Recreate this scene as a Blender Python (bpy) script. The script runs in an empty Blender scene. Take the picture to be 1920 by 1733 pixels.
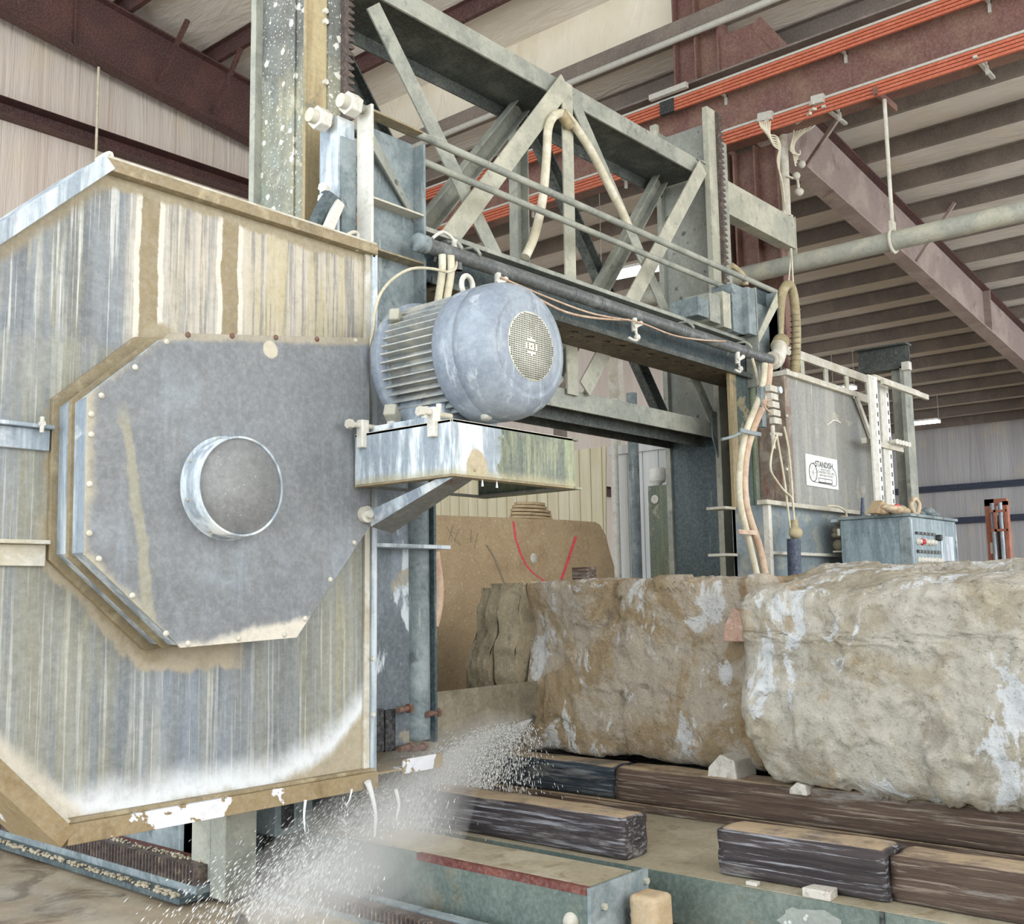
import bpy, bmesh, math, random
from mathutils import Vector, Matrix, noise
random.seed(7)
S = bpy.context.scene
COL = S.collection
PI = math.pi
# ---------------------------------------------------------------- camera, world, daylight, exposure
FPX, YAW, PIT, ROL, EYE = 1988.0, math.radians(40.6), math.radians(7.18), math.radians(.947), 1.6
def _cam(r, u, w):
    cp, sp, cr, sr = math.cos(PIT), math.sin(PIT), math.cos(ROL), math.sin(ROL)
    u2 = u*cp - w*sp; f2 = u*sp + w*cp
    return Vector((r*cr - u2*sr, r*sr + u2*cr, f2))
AX = (_cam(math.sin(YAW), 0, math.cos(YAW)), _cam(-math.cos(YAW), 0, math.sin(YAW)), _cam(0, 1, 0))
def _ray(u, v):
    c = Vector(((u-960)/FPX, (866.5-v)/FPX, 1.0))
    return Vector([a.dot(c) for a in AX])
def onX(u, v, X): d = _ray(u, v); return Vector((0, 0, EYE)) + d*(X/d.x)
def onY(u, v, Y): d = _ray(u, v); return Vector((0, 0, EYE)) + d*(Y/d.y)
def onZ(u, v, Z): d = _ray(u, v); return Vector((0, 0, EYE)) + d*((Z-EYE)/d.z)
cd = bpy.data.cameras.new('camera'); cam = bpy.data.objects.new('camera', cd); COL.objects.link(cam)
cd.sensor_width = 36; cd.sensor_fit = 'HORIZONTAL'; cd.lens = FPX/1920*36; cd.clip_start = .05; cd.clip_end = 200
R = Matrix([[a.x, a.y, -a.z] for a in AX])
cam.matrix_world = Matrix.Translation((0, 0, EYE)) @ R.to_4x4()
S.camera = cam
S.cycles.volume_bounces = 3; S.cycles.transparent_max_bounces = 12
W = bpy.data.worlds.new('world'); S.world = W; W.use_nodes = True
bg = W.node_tree.nodes['Background']; bg.inputs[0].default_value = (.9, .96, 1, 1); bg.inputs[1].default_value = 1.65
S.view_settings.view_transform = 'Standard'; S.view_settings.look = 'None'
S.view_settings.gamma = 1; S.view_settings.use_curve_mapping = False; S.view_settings.exposure = .36
def area(name, loc, target, sx, sy, power, col):
    l = bpy.data.lights.new(name, 'AREA'); l.shape = 'RECTANGLE'; l.size = sx; l.size_y = sy; l.energy = power; l.color = col
    o = bpy.data.objects.new(name, l); COL.objects.link(o); o.location = loc
    o.rotation_euler = (Vector(target)-Vector(loc)).to_track_quat('-Z', 'Y').to_euler(); return o
area('door_daylight', (-5.5, 5.5, 3.2), (4, 5.5, 2.2), 8, 5.5, 520, (.84, .92, 1))       # open bay door on the left
area('yard_daylight', (5, -6.5, 4.5), (7, 6, 3.2), 12, 6, 560, (1, .97, .92))           # open bay behind the camera
area('far_bay_daylight', (22, -4, 4), (24, 8, 3), 12, 6, 560, (.85, .9, 1))
# ---------------------------------------------------------------- helpers
def lin(h):
    h = h.lstrip('#'); c = [int(h[i:i+2], 16)/255 for i in (0, 2, 4)]
    return tuple((x/12.92 if x <= .04045 else ((x+.055)/1.055)**2.4) for x in c) + (1,)
class N:
    def __init__(s, name):
        s.m = bpy.data.materials.new(name); s.m.use_nodes = True; s.t = s.m.node_tree; s.n = s.t.nodes; s.l = s.t.links
        s.b = s.n['Principled BSDF']; g = s.n.new('ShaderNodeNewGeometry'); s.pos = g.outputs['Position']; s.geo = g; s.k = 0
    def put(s, sock, v):
        if isinstance(v, bpy.types.NodeSocket): s.l.new(v, sock)
        else: sock.default_value = v
    def map(s, sc, off=0):
        s.k += 1
        m = s.n.new('ShaderNodeMapping'); m.inputs['Scale'].default_value = sc
        m.inputs['Location'].default_value = (off+s.k*3.71, off+s.k*1.37, off*.7+s.k*2.9)
        s.l.new(s.pos, m.inputs['Vector']); return m.outputs[0]
    def noise(s, sc, detail=5, rough=.6, dist=0, off=0):
        if not hasattr(sc, '__len__'): sc = (sc,)*3
        t = s.n.new('ShaderNodeTexNoise'); t.inputs['Scale'].default_value = 1; t.inputs['Detail'].default_value = detail
        t.inputs['Roughness'].default_value = rough; t.inputs['Distortion'].default_value = dist
        s.l.new(s.map(sc, off), t.inputs['Vector']); return t.outputs['Fac']
    def vor(s, sc, off=0):
        if not hasattr(sc, '__len__'): sc = (sc,)*3
        t = s.n.new('ShaderNodeTexVoronoi'); t.inputs['Scale'].default_value = 1
        s.l.new(s.map(sc, off), t.inputs['Vector']); return t.outputs['Distance']
    def rng(s, x, a, b, c=0, d=1, smooth=True):
        r = s.n.new('ShaderNodeMapRange'); r.interpolation_type = 'SMOOTHSTEP' if smooth else 'LINEAR'
        if a > b: a, b, c, d = b, a, d, c
        for i, v in zip(range(5), (x, a, b, c, d)): s.put(r.inputs[i], v)
        return r.outputs[0]
    def math(s, op, a, b=0, c=None):
        m = s.n.new('ShaderNodeMath'); m.operation = op; s.put(m.inputs[0], a); s.put(m.inputs[1], b)
        if c is not None: s.put(m.inputs[2], c)
        return m.outputs[0]
    def xyz(s):
        q = s.n.new('ShaderNodeSeparateXYZ'); s.l.new(s.pos, q.inputs[0]); return q.outputs
    def mix(s, f, a, b):
        m = s.n.new('ShaderNodeMix'); m.data_type = 'RGBA'; s.put(m.inputs[0], f); s.put(m.inputs[6], a); s.put(m.inputs[7], b); return m.outputs[2]
    def bump(s, h, st=.3, d=.02):
        b = s.n.new('ShaderNodeBump'); b.inputs['Strength'].default_value = st; b.inputs['Distance'].default_value = d
        s.put(b.inputs['Height'], h); s.l.new(b.outputs[0], s.b.inputs['Normal'])
    def done(s, col, rough=.6, metal=0.0, spec=.4):
        s.put(s.b.inputs['Base Color'], col); s.put(s.b.inputs['Roughness'], rough); s.b.inputs['Metallic'].default_value = metal
        s.b.inputs['Specular IOR Level'].default_value = spec; return s.m
def stain(name, base, layers=(), rough=.62, metal=0.0, bump=.12, fine=18, extra=None, spec=.4):
    n = N(name); col = lin(base)
    hs = None
    for L in layers:
        kind, c, sc, lo, hi, amt = L[:6]
        if kind == 's': x = n.noise((sc, sc, sc*(L[6] if len(L) > 6 else .06)), 6, .65)
        elif kind == 'y': x = n.noise((sc, sc*.06, sc), 6, .65)
        elif kind == 'x': x = n.noise((sc*.06, sc, sc), 6, .65)
        elif kind == 'n': x = n.noise(sc, 6, .62, .4)
        elif kind == 'v': x = n.math('SUBTRACT', 1, n.math('ADD', n.vor(sc), n.math('MULTIPLY', n.noise(sc*2.5), .5)))
        f = n.rng(x, lo, hi, 0, amt); col = n.mix(f, col, lin(c)); hs = x
    if extra: col = extra(n, col)
    x = n.noise(fine*2.3, 4, .7); col = n.mix(n.rng(x, .35, .75, 0, .16), col, n.mix(.5, col, lin('#ffffff')))
    col = n.mix(n.rng(n.noise(fine, 4, .7), .45, .7, 0, .16), col, lin('#3c3c38'))
    if bump: n.bump(n.math('ADD', n.noise(fine*1.5, 5, .7), x), bump, .01)
    return n.done(col, rough, metal, spec)
class MB:
    def __init__(s): s.v = []; s.f = []; s.sm = []
    def add(s, vs, fs, sm=False):
        k = len(s.v); s.v += [Vector(p) for p in vs]; s.f += [[i+k for i in f] for f in fs]; s.sm += [sm]*len(fs); return s
    def box(s, x0, x1, y0, y1, z0, z1):
        return s.add([(x, y, z) for z in (z0, z1) for y in (y0, y1) for x in (x0, x1)],
                     [(0, 2, 3, 1), (4, 5, 7, 6), (0, 1, 5, 4), (2, 6, 7, 3), (0, 4, 6, 2), (1, 3, 7, 5)])
    def prism(s, pts, vec, sm=False):
        pts = [Vector(p) for p in pts]; vec = Vector(vec); n = len(pts)
        nn = Vector((0, 0, 0))
        for i in range(n): nn += pts[i].cross(pts[(i+1) % n])
        if nn.dot(vec) > 0: pts.reverse()
        return s.add(pts+[p+vec for p in pts], [list(range(n)), list(range(2*n-1, n-1, -1))] +
                     [(i, i+n, (i+1) % n+n, (i+1) % n) for i in range(n)], sm)
    def bar(s, p, q, w, h, up=(0, 0, 1)):
        p, q, up = Vector(p), Vector(q), Vector(up); d = (q-p).normalized()
        a = d.cross(up).normalized(); b = a.cross(d)
        return s.prism([p+a*w/2*i+b*h/2*j for i, j in ((-1, -1), (1, -1), (1, 1), (-1, 1))], q-p)
    def chan(s, p, q, w, h, t=.012, up=(0, 0, 1), flip=1):
        """channel section: web plus two flanges, open to one side"""
        p, q, up = Vector(p), Vector(q), Vector(up); d = (q-p).normalized(); a = d.cross(up).normalized()*flip; b = up - d*up.dot(d); b.normalize()
        s.prism([p+a*(-w/2)+b*(-h/2), p+a*(w/2)+b*(-h/2), p+a*(w/2)+b*(-h/2+t), p+a*(-w/2+t)+b*(-h/2+t),
                 p+a*(-w/2+t)+b*(h/2-t), p+a*(w/2)+b*(h/2-t), p+a*(w/2)+b*(h/2), p+a*(-w/2)+b*(h/2)], q-p); return s
    def ibeam(s, p, q, w, h, tf=.02, tw=.012, up=(0, 0, 1)):
        p, q, up = Vector(p), Vector(q), Vector(up); d = (q-p).normalized(); a = d.cross(up).normalized(); b = a.cross(d)
        P = [(-w/2, -h/2), (w/2, -h/2), (w/2, -h/2+tf), (tw/2, -h/2+tf), (tw/2, h/2-tf), (w/2, h/2-tf), (w/2, h/2), (-w/2, h/2), (-w/2, h/2-tf), (-tw/2, h/2-tf), (-tw/2, -h/2+tf), (-w/2, -h/2+tf)]
        return s.prism([p+a*x+b*y for x, y in P], q-p)
    def tube(s, pts, r, n=12, smooth=3):
        pts = [Vector(p) for p in pts]; rr = r if hasattr(r, '__len__') else [r]*len(pts)
        if len(pts) > 2 and smooth > 1:
            P, Rr = [], []
            for i in range(len(pts)-1):
                p0, p1, p2, p3 = pts[max(i-1, 0)], pts[i], pts[i+1], pts[min(i+2, len(pts)-1)]
                for k in range(smooth):
                    t = k/smooth; P.append(.5*((2*p1)+(p2-p0)*t+(2*p0-5*p1+4*p2-p3)*t*t+(3*p1-p0-3*p2+p3)*t**3)); Rr.append(rr[i]*(1-t)+rr[i+1]*t)
            P.append(pts[-1]); Rr.append(rr[-1]); pts, rr = P, Rr
        vs, fs = [], []; ref = None
        for i, p in enumerate(pts):
            d = (pts[min(i+1, len(pts)-1)]-pts[max(i-1, 0)]).normalized()
            if ref is None: ref = d.orthogonal().normalized()
            ref = (ref - d*ref.dot(d)).normalized(); b = d.cross(ref)
            for k in range(n):
                a = 2*PI*k/n; vs.append(p+(ref*math.cos(a)+b*math.sin(a))*rr[i])
        for i in range(len(pts)-1):
            for k in range(n): fs.append((i*n+k, i*n+(k+1) % n, (i+1)*n+(k+1) % n, (i+1)*n+k))
        s.add(vs, fs, True); s.add(vs[:n], [list(range(n-1, -1, -1))]); s.add(vs[-n:], [list(range(n))]); return s
    def cyl(s, p, q, r, n=24): return s.tube([p, q], r, n, 1)
    def hexa(s, p, d, r, h): p = Vector(p); d = Vector(d).normalized(); s.tube([p, p+d*h], r, 6, 1); s.sm[-8:] = [False]*8; return s
    def ball(s, c, r, n=12, m=8):
        c = Vector(c); r = Vector(r) if hasattr(r, '__len__') else Vector((r, r, r)); vs, fs = [], []
        for i in range(m+1):
            t = PI*i/m
            for k in range(n): a = 2*PI*k/n; vs.append(c+Vector((r.x*math.sin(t)*math.cos(a), r.y*math.sin(t)*math.sin(a), r.z*math.cos(t))))
        for i in range(m):
            for k in range(n): fs.append((i*n+k, (i+1)*n+k, (i+1)*n+(k+1) % n, i*n+(k+1) % n))
        return s.add(vs, fs, True)
    def lathe(s, c, axis, prof, n=48):
        """prof: list of (radius, distance along axis)"""
        c, d = Vector(c), Vector(axis).normalized(); a = d.orthogonal().normalized(); b = d.cross(a); vs, fs = [], []
        for r, h in prof:
            for k in range(n): t = 2*PI*k/n; vs.append(c+d*h+(a*math.cos(t)+b*math.sin(t))*r)
        for i in range(len(prof)-1):
            for k in range(n): fs.append((i*n+k, i*n+(k+1) % n, (i+1)*n+(k+1) % n, (i+1)*n+k))
        return s.add(vs, fs, True)
def world_of(o): return Vector(o['_w']) if '_w' in o else Vector((0, 0, 0))
REG = {}
def obj(name, mb, mat, parent=None, bev=0, label=None, recenter=True):
    me = bpy.data.meshes.new(name); vs = mb.v
    if parent is None:
        lo = Vector([min(v[i] for v in vs) for i in range(3)]); hi = Vector([max(v[i] for v in vs) for i in range(3)])
        base = Vector(((lo.x+hi.x)/2, (lo.y+hi.y)/2, lo.z))
    else: base = REG[parent.name]
    me.from_pydata([tuple(v-base) for v in vs], [], mb.f); me.polygons.foreach_set('use_smooth', mb.sm)
    bm = bmesh.new(); bm.from_mesh(me)
    if name in ('stone_block', 'stone_slab', 'timber', 'wood_block'): bmesh.ops.remove_doubles(bm, verts=bm.verts, dist=1e-5)
    bmesh.ops.recalc_face_normals(bm, faces=bm.faces)
    bm.to_mesh(me); bm.free()
    me.materials.append(mat); o = bpy.data.objects.new(name, me); COL.objects.link(o)
    REG[o.name] = base
    if parent is None: o.location = base
    else: o.parent = parent
    if bev:
        b = o.modifiers.new('bevel', 'BEVEL'); b.width = bev; b.segments = 2; b.limit_method = 'ANGLE'; b.angle_limit = math.radians(50)
    if label: o['label'] = label
    return o
def thing(name, label, cat, loc, group=None):
    o = bpy.data.objects.new(name, None); COL.objects.link(o); o.location = loc; o.empty_display_size = .1; REG[o.name] = Vector(loc)
    o['label'] = label; o['category'] = cat
    if group: o['group'] = group
    return o
def tag(o, label, cat, group=None, kind=None):
    o['label'] = label; o['category'] = cat
    if group: o['group'] = group
    if kind: o['kind'] = kind
    return o
def struct(name, mb, mat, parent=None): o = obj(name, mb, mat, parent); o['kind'] = 'structure'; return o
def text_mb(s, org, ux, uy, size, depth=.0015, bold=0):
    """lettering as real geometry standing on a plane spanned by ux (right) and uy (up)"""
    cu = bpy.data.curves.new('t', 'FONT'); cu.body = s; cu.size = size; cu.extrude = 0; cu.resolution_u = 2; cu.offset = bold
    o = bpy.data.objects.new('t', cu); COL.objects.link(o); dg = bpy.context.evaluated_depsgraph_get(); dg.update()
    me = bpy.data.meshes.new_from_object(o.evaluated_get(dg)); ux, uy, org = Vector(ux), Vector(uy), Vector(org); nz = ux.cross(uy)
    w = max([v.co.x for v in me.vertices] or [0])
    mb = MB(); mb.add([org+ux*v.co.x+uy*v.co.y+nz*depth for v in me.vertices], [list(p.vertices) for p in me.polygons])
    bpy.data.objects.remove(o); bpy.data.curves.remove(cu); bpy.data.meshes.remove(me); return mb, w
# ---------------------------------------------------------------- materials
M = {}
def housing_extra(n, col):
    """dried stone slurry: tan bars over the stiffener welds, rims of tan and white paste, pale band along the foot"""
    X, Y, Z = n.xyz(); nz = n.noise((3, 3, 1.2), 6, .7); nf = n.noise((9, 9, 5), 6, .75)
    white = lin('#dfe3e6')
    wob = n.math('ADD', n.math('MULTIPLY', n.math('SUBTRACT', nz, .5), .16), n.math('MULTIPLY', n.math('SUBTRACT', nf, .5), .08))
    wobx = n.math('MULTIPLY', n.math('SUBTRACT', n.noise((2, 2, 4), 5, .7), .5), .05)
    def near(c, w, soft, v): return n.rng(n.math('ABSOLUTE', n.math('SUBTRACT', n.math('ADD', v, wobx), c)), w, w+soft, 1, 0)
    up = n.rng(Z, 2.80, 2.84, 0, 1)
    soft = lin('#85877d')
    for c_, sc_, a_, b_, m_ in (('#95937e', 4, .44, .6, .9), ('#66727f', 2.6, .48, .6, .9), ('#a29a74', 8, .56, .68, .75), ('#8792a0', 6, .5, .64, .8), ('#b7b6a8', 14, .54, .68, .7), ('#66665c', 20, .58, .7, .5)):
        soft = n.mix(n.rng(n.noise((sc_, sc_, sc_*.07), 7, .68, .3), a_, b_, 0, m_), soft, lin(c_))
    col = n.mix(n.math('MULTIPLY', n.rng(Z, 2.75, 2.82, 1, 0), .55), col, soft)
    cream = n.math('MULTIPLY', n.rng(n.math('ADD', X, wobx), 2.50, 2.64, 0, 1), n.math('MULTIPLY', up, n.rng(n.noise((9, 9, .3), 6, .7), .36, .54, .35, .95)))
    col = n.mix(cream, col, lin('#c3b9a8'))
    ylw = n.math('MULTIPLY', n.math('MULTIPLY', n.rng(X, 3.2, 3.34), up), n.rng(n.noise((8, 8, .6), 5, .7), .42, .6, 0, .7))
    col = n.mix(ylw, col, lin('#b3a67d'))
    grey = n.math('MULTIPLY', n.math('MULTIPLY', n.rng(X, 2.66, 2.8), up), n.rng(n.noise((26, 26, .7), 6, .75), .5, .6, 0, .75))
    col = n.mix(grey, col, lin('#767674'))
    for c in (2.665, 3.13):
        col = n.mix(n.math('MULTIPLY', near(c, .075, .008, X), up), col, lin('#d3ccbe')); col = n.mix(n.math('MULTIPLY', near(c, .045, .008, X), up), col, lin('#8f8062'))
    rim = n.rng(n.math('ADD', Z, wob), 3.55, 3.58, 0, 1); col = n.mix(rim, col, lin('#9b8f74'))
    diag = n.math('SUBTRACT', n.math('SUBTRACT', Z, X), 1.26)
    col = n.mix(n.rng(n.math('ADD', diag, wob), -.18, -.1, 0, .9), col, lin('#93866a'))
    ax = n.math('ABSOLUTE', n.math('SUBTRACT', X, 3.0)); az = n.math('ABSOLUTE', n.math('SUBTRACT', Z, 2.13))
    d8 = n.math('MAXIMUM', n.math('MAXIMUM', ax, az), n.math('MULTIPLY', n.math('ADD', ax, az), .72))
    halo = n.rng(n.math('ADD', d8, wob), .84, .87, 1, 0)
    halo = n.math('MULTIPLY', halo, n.math('MULTIPLY', n.rng(X, 3.15, 3.3, 1, 0), n.rng(Z, 1.8, 2.1, 1, .0)))
    col = n.mix(halo, col, lin('#aca08a'))
    h2 = n.math('MULTIPLY', n.rng(n.math('ADD', d8, wob), .80, .83, 1, 0), n.rng(X, 2.75, 2.85, 1, 0)); col = n.mix(h2, col, lin('#9d9074'))
    low = n.math('ADD', n.math('SUBTRACT', Z, n.math('MULTIPLY', n.math('POWER', n.math('MAXIMUM', n.math('SUBTRACT', X, 3.4), 0), 2), .75)), wob)
    sl = n.math('SUBTRACT', n.math('ADD', X, Z), 3.0)
    col = n.mix(n.rng(low, .69, .86, .9, 0), col, white)
    col = n.mix(n.rng(n.math('ADD', sl, wob), .05, .16, .9, 0), col, lin('#cdc4b4'))
    col = n.mix(n.rng(low, .62, .69, 1, 0), col, lin('#a89d86'))
    return col
M['housing'] = stain('stained_galvanised_sheet', '#72726d', [
    ('s', '#878d93', 3, .4, .58, .9, .12), ('s', '#5c6671', 2.4, .5, .64, .7, .2), ('s', '#8f8d78', 5, .5, .62, .8, .07), ('s', '#a49e80', 11, .56, .66, .75, .05),
    ('s', '#b9bab4', 8, .56, .68, .7, .05), ('s', '#cdcdc7', 34, .55, .63, .8, .02), ('s', '#dcdbd4', 60, .6, .66, .8, .012), ('s', '#5f5f59', 44, .58, .66, .6, .02), ('n', '#747c85', 26, .55, .7, .35)], rough=.55, extra=housing_extra, bump=.06)
def cover_extra(n, col):
    X, Y, Z = n.xyz(); w = n.math('MULTIPLY', n.math('SUBTRACT', n.noise(5, 6, .7), .5), .12)
    ax = n.math('ABSOLUTE', n.math('SUBTRACT', X, 3.04)); az = n.math('ABSOLUTE', n.math('SUBTRACT', Z, 2.16))
    d8 = n.math('MAXIMUM', ax, n.math('MULTIPLY', n.math('ADD', ax, az), .70))
    col = n.mix(n.math('MULTIPLY', n.rng(n.math('ADD', d8, w), .76, .82, 0, .95), n.rng(X, 2.7, 3.1, 1, 0)), col, lin('#aca48f'))
    col = n.mix(n.rng(n.math('SUBTRACT', n.math('ADD', Z, w), n.math('MULTIPLY', X, .16)), .94, .99, 1, 0), col, lin('#cdc6b8'))
    rim = n.math('SUBTRACT', n.math('SUBTRACT', Z, n.math('MULTIPLY', X, .155)), 2.425)
    col = n.mix(n.rng(n.math('ADD', rim, n.math('MULTIPLY', w, .6)), -.05, -.02, 0, .9), col, lin('#a39a86'))
    db = n.math('SQRT', n.math('ADD', n.math('POWER', n.math('SUBTRACT', X, 3.165), 2), n.math('POWER', n.math('SUBTRACT', Z, 2.845), 2)))
    col = n.mix(n.rng(n.math('ADD', db, n.math('MULTIPLY', w, .5)), .035, .045, .95, 0), col, lin('#c4bba6'))
    bl = n.math('ABSOLUTE', n.math('SUBTRACT', n.math('ADD', X, n.math('MULTIPLY', w, .8)), n.math('ADD', 2.42, n.math('MULTIPLY', n.math('SUBTRACT', 2.3, Z), .16))))
    col = n.mix(n.math('MULTIPLY', n.rng(bl, .015, .035, .8, 0), n.rng(Z, 2.35, 2.5, 1, 0)), col, lin('#97937e'))
    return col
M['cover'] = stain('grey_coated_cover', '#76797c', [('n', '#6a6d70', 2.2, .4, .65, .7), ('n', '#858c93', 2.6, .5, .7, .7), ('s', '#8d98a3', 8, .52, .68, .5, .08), ('v', '#c9cbc8', 30, .78, .8, .8)], rough=.5, extra=cover_extra, bump=.05)
M['lid'] = stain('grey_lid', '#7d7e7e', [('n', '#898b8b', 3, .45, .7, .6), ('v', '#d9d7cf', 40, .62, .7, .5)], rough=.5, bump=.05)
M['galv'] = stain('wet_galvanised', '#8c98a3', [('s', '#cfd9df', 9, .42, .6, .85, .08), ('s', '#6b7683', 14, .55, .68, .6, .08), ('n', '#f1f2ef', 3, .55, .68, .7)], rough=.4, bump=.06)
M['cream'] = stain('dust_caked_paint', '#c4bfb0', [('n', '#aea388', 4, .45, .7, .7), ('n', '#d9d6cd', 6, .5, .65, .7), ('v', '#7d7f79', 30, .72, .8, .5)], rough=.7)
M['tan'] = stain('tan_slurry_edge', '#8f7f60', [('n', '#7a6d52', 5, .45, .65, .7), ('n', '#b0a282', 9, .5, .66, .7)], rough=.6)
M['peel'] = stain('tan_paste_with_white_flakes', '#917e5b', [('n', '#7a6440', 6, .5, .66, .6), ('n', '#dfe0e6', 2.6, .585, .595, 1)], rough=.55)
def col_extra(n, col):
    X, Y, Z = n.xyz(); up = n.rng(n.math('ADD', Z, n.math('MULTIPLY', n.math('SUBTRACT', n.noise(3, 6, .7), .5), 1.6)), 5.0, 5.5)
    dark = n.mix(n.rng(n.noise(5, 5, .6), .4, .65), lin('#4f5250'), lin('#6b6e6a')); col = n.mix(n.math('MULTIPLY', up, .9), col, dark)
    spots = n.math('SUBTRACT', 1, n.math('ADD', n.vor(9), n.math('MULTIPLY', n.noise(22), .5))); fine_ = n.math('SUBTRACT', 1, n.math('ADD', n.vor(34), n.math('MULTIPLY', n.noise(60), .5)))
    col = n.mix(n.rng(spots, .53, .56, 0, .95), col, lin('#d5d3c8')); return n.mix(n.rng(fine_, .52, .56, 0, .8), col, lin('#cfcec4'))
M['colweb'] = stain('splashed_column_steel', '#7b7d70', [('s', '#93917a', 5, .45, .6, .7, .15), ('s', '#b3aa88', 4, .5, .64, .85, .2), ('n', '#8a9187', 6, .5, .62, .7), ('n', '#c0bda8', 4, .56, .66, .8)], rough=.6, extra=col_extra)
M['colface'] = stain('tan_slurry_steel', '#9d8a64', [('s', '#807e62', 8, .5, .64, .6, .1), ('s', '#b5a67f', 6, .45, .6, .8, .12), ('n', '#5d6156', 2, .6, .68, .7)], rough=.55)
M['truss'] = stain('dusty_grey_green_steel', '#8b8e84', [('n', '#a9aa9c', 3, .4, .62, .8), ('n', '#5f665f', 7, .56, .7, .6), ('v', '#d9d6c6', 14, .74, .8, .8)], rough=.65)
M['trusspale'] = stain('dusty_pale_steel', '#a5a494', [('n', '#c0bda9', 3, .42, .62, .8), ('n', '#7c7f76', 9, .58, .7, .6)], rough=.68)
M['trussdark'] = stain('dark_grey_green_steel', '#3f4541', [('n', '#6a6e66', 4, .45, .66, .6), ('n', '#8c8d80', 12, .62, .72, .5)], rough=.65)  # darker copy of the truss steel; shade under the chords is in it
M['spotted'] = stain('spotted_grey_steel', '#86898000'[:7], [('n', '#9a9d93', 3, .42, .62, .8), ('v', '#4b4d48', 6, .60, .62, .85), ('v', '#55574f', 11, .62, .64, .7)], rough=.6)
M['teal'] = stain('teal_blue_steel', '#34444a', [('s', '#4c5a5a', 5, .42, .62, .7, .12), ('s', '#8f988f', 11, .6, .7, .6, .08), ('v', '#cfd3cb', 9, .76, .8, .9), ('n', '#9b967b', 4, .64, .7, .5)], rough=.5)
M['tealpatch'] = stain('patchy_teal_plate', '#3f4f50', [('s', '#5b6a66', 5, .42, .6, .8, .12), ('n', '#a39a78', 2.3, .56, .6, .85), ('n', '#9aa5a8', 3.2, .6, .64, .8), ('s', '#6d5a48', 7, .62, .68, .6, .2)], rough=.5)
M['tealdust'] = stain('dusty_teal_steel', '#6b787b', [('n', '#8f999b', 4, .42, .62, .8), ('n', '#3f4a4c', 6, .56, .68, .7), ('s', '#b3b8b2', 12, .58, .68, .6, .1)], rough=.6)
M['green'] = stain('mossy_green_steel', '#65705f', [('s', '#828b6a', 8, .45, .6, .8, .1), ('s', '#4b5447', 12, .52, .66, .7, .08), ('n', '#a8a78f', 5, .58, .68, .7), ('s', '#c7c2a5', 10, .64, .7, .5, .1)], rough=.6)
M['rustshade'] = stain('shaded_brace_web', '#6f706d', [('n', '#5a4036', 3, .56, .66, .8), ('n', '#8f9390', 6, .55, .66, .6)], rough=.5)  # shade of the downward web is in the grey; rust patches on top
M['motor'] = stain('blue_grey_motor_paint', '#7d8794', [('n', '#97a1ab', 3, .4, .62, .9), ('s', '#bcc4cb', 12, .54, .66, .7, .2), ('n', '#6c7682', 5, .56, .7, .6), ('v', '#e8ecef', 34, .7, .76, .8)], rough=.45)
M['fins'] = stain('slurry_caked_fins', '#a9adab', [('n', '#c9c5b8', 5, .45, .62, .8), ('n', '#6f7780', 7, .54, .68, .6)], rough=.55)
M['grille'] = stain('pale_grille', '#c9c9b9', [('n', '#e2e0d2', 6, .45, .6, .8)], rough=.6, bump=0)
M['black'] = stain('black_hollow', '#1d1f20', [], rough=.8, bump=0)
def mount_extra(n, col):
    X, Y, Z = n.xyz(); w = n.math('MULTIPLY', n.math('SUBTRACT', n.noise(9, 6, .7), .5), .2)
    col = n.mix(n.rng(n.math('ADD', X, w), 4.05, 4.07, 0, .92), col, n.mix(n.rng(n.noise((20, 20, 2), 5, .7), .4, .65), lin('#4a5240'), lin('#8b9069')))
    def blob(cx, cz, r, c, col):
        d = n.math('SQRT', n.math('ADD', n.math('POWER', n.math('SUBTRACT', X, cx), 2), n.math('POWER', n.math('MULTIPLY', n.math('SUBTRACT', Z, cz), .7), 2)))
        return n.mix(n.rng(n.math('ADD', d, n.math('MULTIPLY', w, .15)), r-.012, r, 1, 0), col, lin(c))
    col = blob(3.89, 2.22, .085, '#aea083', col)
    col = n.mix(n.rng(n.math('ADD', Z, n.math('MULTIPLY', w, .3)), 2.2, 2.25, .7, 0), col, lin('#a89f7c'))
    return col
M['mount'] = stain('mount_box_steel', '#8f9aa3', [('s', '#e6eef2', 10, .4, .58, .9, .15), ('s', '#6d7883', 14, .54, .66, .6, .1), ('v', '#f6f7f2', 6, .66, .7, .9)], rough=.45, extra=mount_extra)
M['pipe'] = stain('wet_black_pipe', '#565a59', [('n', '#7f8584', 7, .5, .66, .7), ('v', '#c6c8c4', 22, .72, .78, .8)], rough=.42)
M['hose'] = stain('pinkish_hose', '#bd9f86', [('n', '#d9c2a8', 6, .45, .62, .7), ('n', '#a87d66', 4, .56, .68, .6)], rough=.5)
M['hosecream'] = stain('cream_hose', '#c9c0a6', [('n', '#e0dac6', 7, .45, .62, .7)], rough=.6)
M['hosebrown'] = stain('ribbed_khaki_hose', '#9a8d6a', [('n', '#b8ac8a', 8, .45, .62, .7)], rough=.75)
M['white'] = stain('white_crusted', '#d3d0c6', [('n', '#b7b09e', 12, .5, .68, .7)], rough=.65)
M['maroon'] = stain('maroon_primer_steel', '#46241f', [('n', '#5a322a', 2, .45, .65, .7), ('n', '#7d5a4a', 9, .6, .72, .5), ('v', '#c9a878', 9, .86, .88, .9)], rough=.6)
M['girder'] = stain('dusty_maroon_steel', '#6f4a40', [('n', '#80604f', 2, .42, .65, .8), ('v', '#a08572', 26, .64, .7, .5), ('n', '#8c6f60', 1, .52, .7, .6)], rough=.65)
M['purlin'] = stain('dusty_brown_purlin', '#6e635a', [('n', '#877a6e', 1.2, .42, .62, .7), ('v', '#97897c', 30, .72, .76, .5)], rough=.65)
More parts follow.
